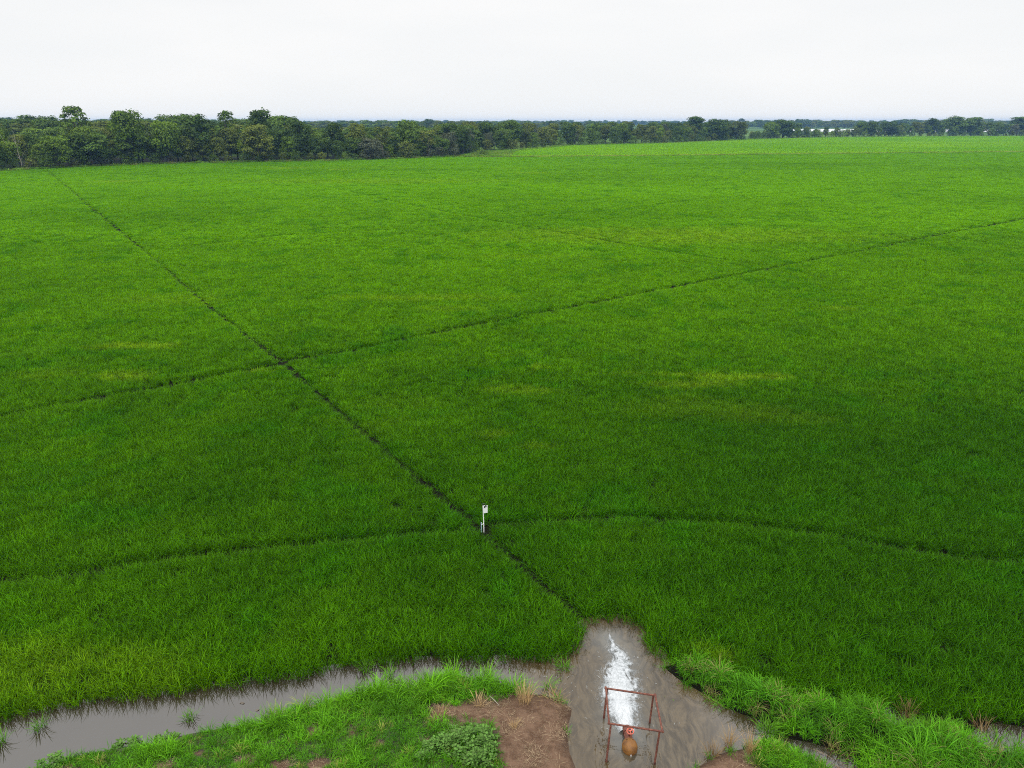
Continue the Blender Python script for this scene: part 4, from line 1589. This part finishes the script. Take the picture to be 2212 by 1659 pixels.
def far_wood(name, label, bands, seed):
    g = np.random.default_rng(seed)
    P_, S_ = [], []
    for (px0, px1, Y0, Y1, n_, h0, h1) in bands:
        u_ = (np.arange(n_) + g.uniform(0, 1, n_)) / n_
        px = px0 + (px1 - px0) * u_
        Yv = g.uniform(Y0, Y1, n_)
        x_ = (px - 1106) / F * (CP * Yv + SP * H)
        P_.append(np.stack([x_, Yv, np.zeros(n_)], 1))
        wv = .86 + .28 * fbm(px * .045, Yv * 0, seed, 3)
        S_.append(g.uniform(h0, h1, n_) * wv / 14)
    P_, S_ = np.concatenate(P_), np.concatenate(S_)
    S3 = np.stack([S_ * g.uniform(1.1, 1.9, len(S_)), S_ * g.uniform(1.1, 1.9, len(S_)), S_], 1)
    kinds = [bpy.data.objects.new('far_crown', q.data) for q in far_kinds]
    scatter(name, P_, g.uniform(0, 2 * PI, len(P_)), S3, np.ones((len(P_), 3)), kinds, None, label, 'wood')


far_wood('distant_wood', 'dark hazy continuation of the wood behind the left treeline', [(-200, 140, 330, 430, 60, 13.2, 15), (140, 300, 330, 430, 40, 12, 14), (300, 640, 330, 430, 60, 12.5, 15), (640, 1010, 340, 420, 50, 9.5, 11.5)], 1)
far_wood('blue_wood', 'blue hazy line of woods on the horizon behind the left trees', [(-200, 600, 800, 900, 150, 12.5, 16), (560, 1000, 880, 1000, 110, 11, 15), (980, 1300, 1100, 1200, 100, 10.5, 14)], 2)
far_wood('blue_wood', 'blue hazy wood behind the bright pond at the right', [(1560, 2400, 1480, 1640, 260, 12, 17.5)], 3)
far_wood('horizon_wood', 'faintest blue line of trees along the whole far horizon', [(-300, 2500, 2300, 2600, 800, 12, 17)], 4)

# ------------------------------------------------------------------ far white buildings
def barn(px, py_top, Y0, wid, dep, wall_h, roof_h, label, rz=0):
    x, y, z = above(px, py_top, Y0)
    base = z - wall_h - roof_h
    root = empty('barn', (x, y, 0), label, 'barn', 'white farm buildings among the far trees')
    root.rotation_euler = (0, 0, rz)
    wh = wall_h + base
    w = MB()
    w.box((0, 0, wh / 2), (wid, dep, wh))
    w.build('wall', M_BARNWALL, root, False)
    w = MB()
    a, d_ = wid / 2 + .6, dep / 2 + .6
    zt = wh + .02
    w.add([(-a, -d_, zt), (a, -d_, zt), (a, d_, zt), (-a, d_, zt), (-a, 0, zt + roof_h), (a, 0, zt + roof_h)], [[0, 1, 5, 4], [2, 3, 4, 5], [0, 4, 3], [1, 2, 5], [3, 2, 1, 0]])
    w.build('roof', M_BARNROOF, root, False)
    w = MB()
    w.box((wid * .15, -dep / 2 - .05, 1.9), (4.0, .12, 3.8))
    w.build('door', M_BARNDOOR, root, False)


barn(1169, 268.5, 1250, 10, 9, 5, 2.6, 'white barn with pale roof showing above the far wood', .2)
barn(1184, 269.5, 1260, 8, 8, 4.5, 2.2, 'smaller white barn right beside the other barn above the wood', .2)
barn(744, 280, 620, 6, 5, 3, 1.5, 'white barn glimpsed behind the left wood between dark trees', .1)
barn(918, 283, 640, 6, 5, 3, 1.5, 'pale shed glimpsed behind the end of the left wood', .3)

# ------------------------------------------------------------------ haze
hz_m = bpy.data.materials.new('haze_air')
hz_m.use_nodes = True
nt = hz_m.node_tree
nt.nodes.clear()
out = nt.nodes.new('ShaderNodeOutputMaterial')
pv = nt.nodes.new('ShaderNodeVolumePrincipled')
pv.inputs['Color'].default_value = (.28, .54, .95, 1)
pv.inputs['Density'].default_value = .00015
pv.inputs['Anisotropy'].default_value = .0
nt.links.new(pv.outputs[0], out.inputs['Volume'])
w = MB()
w.box((0, 10, 11.2), (8200, 8200, 25.4))
hz_o = w.build('haze', hz_m, None, False)
tag(hz_o, 'thin bluish haze over the countryside', 'haze', kind='stuff')

# ------------------------------------------------------------------ light
SUN_EL, SUN_AZ = math.radians(58), math.radians(200)
wd = bpy.data.worlds.new('World')
SC.world = wd
wd.use_nodes = True
nt = wd.node_tree
nt.nodes.clear()
out = nt.nodes.new('ShaderNodeOutputWorld')
sky = nt.nodes.new('ShaderNodeTexSky')
sky.sky_type = 'NISHITA'
sky.sun_disc = False
sky.sun_elevation = SUN_EL
sky.sun_rotation = SUN_AZ
bg1 = nt.nodes.new('ShaderNodeBackground')
bg1.inputs['Strength'].default_value = .06
nt.links.new(sky.outputs[0], bg1.inputs['Color'])
# overcast layer: brighter towards the zenith, faint cloud structure
tc = nt.nodes.new('ShaderNodeTexCoord').outputs['Generated']
sx = nt.nodes.new('ShaderNodeSeparateXYZ')
nt.links.new(tc, sx.inputs[0])
el = ramp(nt, sx.outputs['Z'], .14, 1.0)
mp = nt.nodes.new('ShaderNodeMapping')
mp.inputs['Scale'].default_value = (1, 1, 5)
nt.links.new(tc, mp.inputs['Vector'])
cl = ramp(nt, noise(nt, 2.2, 4, .5, mp.outputs[0]), .35, .7)
low = mixc(nt, cl, (.955, .967, .972), (1.01, 1.008, 1.003))
cc = mixc(nt, el, low, (2.3, 2.32, 2.35))
bg2 = nt.nodes.new('ShaderNodeBackground')
bg2.inputs['Strength'].default_value = 1.0
nt.links.new(cc, bg2.inputs['Color'])
mx = nt.nodes.new('ShaderNodeMixShader')
mx.inputs[0].default_value = .95
nt.links.new(bg1.outputs[0], mx.inputs[1])
nt.links.new(bg2.outputs[0], mx.inputs[2])
nt.links.new(mx.outputs[0], out.inputs['Surface'])

sd = bpy.data.lights.new('sun', 'SUN')
sd.energy = 1.4
sd.angle = math.radians(14)
sd.color = (1, .96, .90)
so = bpy.data.objects.new('sun', sd)
COL.objects.link(so)
dv = Vector((math.sin(SUN_AZ) * math.cos(SUN_EL), math.cos(SUN_AZ) * math.cos(SUN_EL), math.sin(SUN_EL)))
so.rotation_euler = dv.to_track_quat('Z', 'Y').to_euler()

# ------------------------------------------------------------------ render settings
SC.render.engine = 'CYCLES'
SC.cycles.max_bounces = 6
SC.cycles.diffuse_bounces = 3
SC.cycles.glossy_bounces = 2
SC.cycles.transmission_bounces = 3
SC.cycles.volume_bounces = 0
SC.cycles.filter_width = 1.05
SC.cycles.use_denoising = False
SC.cycles.denoiser = 'OPENIMAGEDENOISE'
SC.cycles.denoising_input_passes = 'RGB_ALBEDO_NORMAL'
SC.cycles.denoising_prefilter = 'NONE'
SC.view_settings.view_transform = 'Standard'
SC.view_settings.look = 'None'
SC.view_settings.exposure = 0
SC.view_settings.gamma = 1
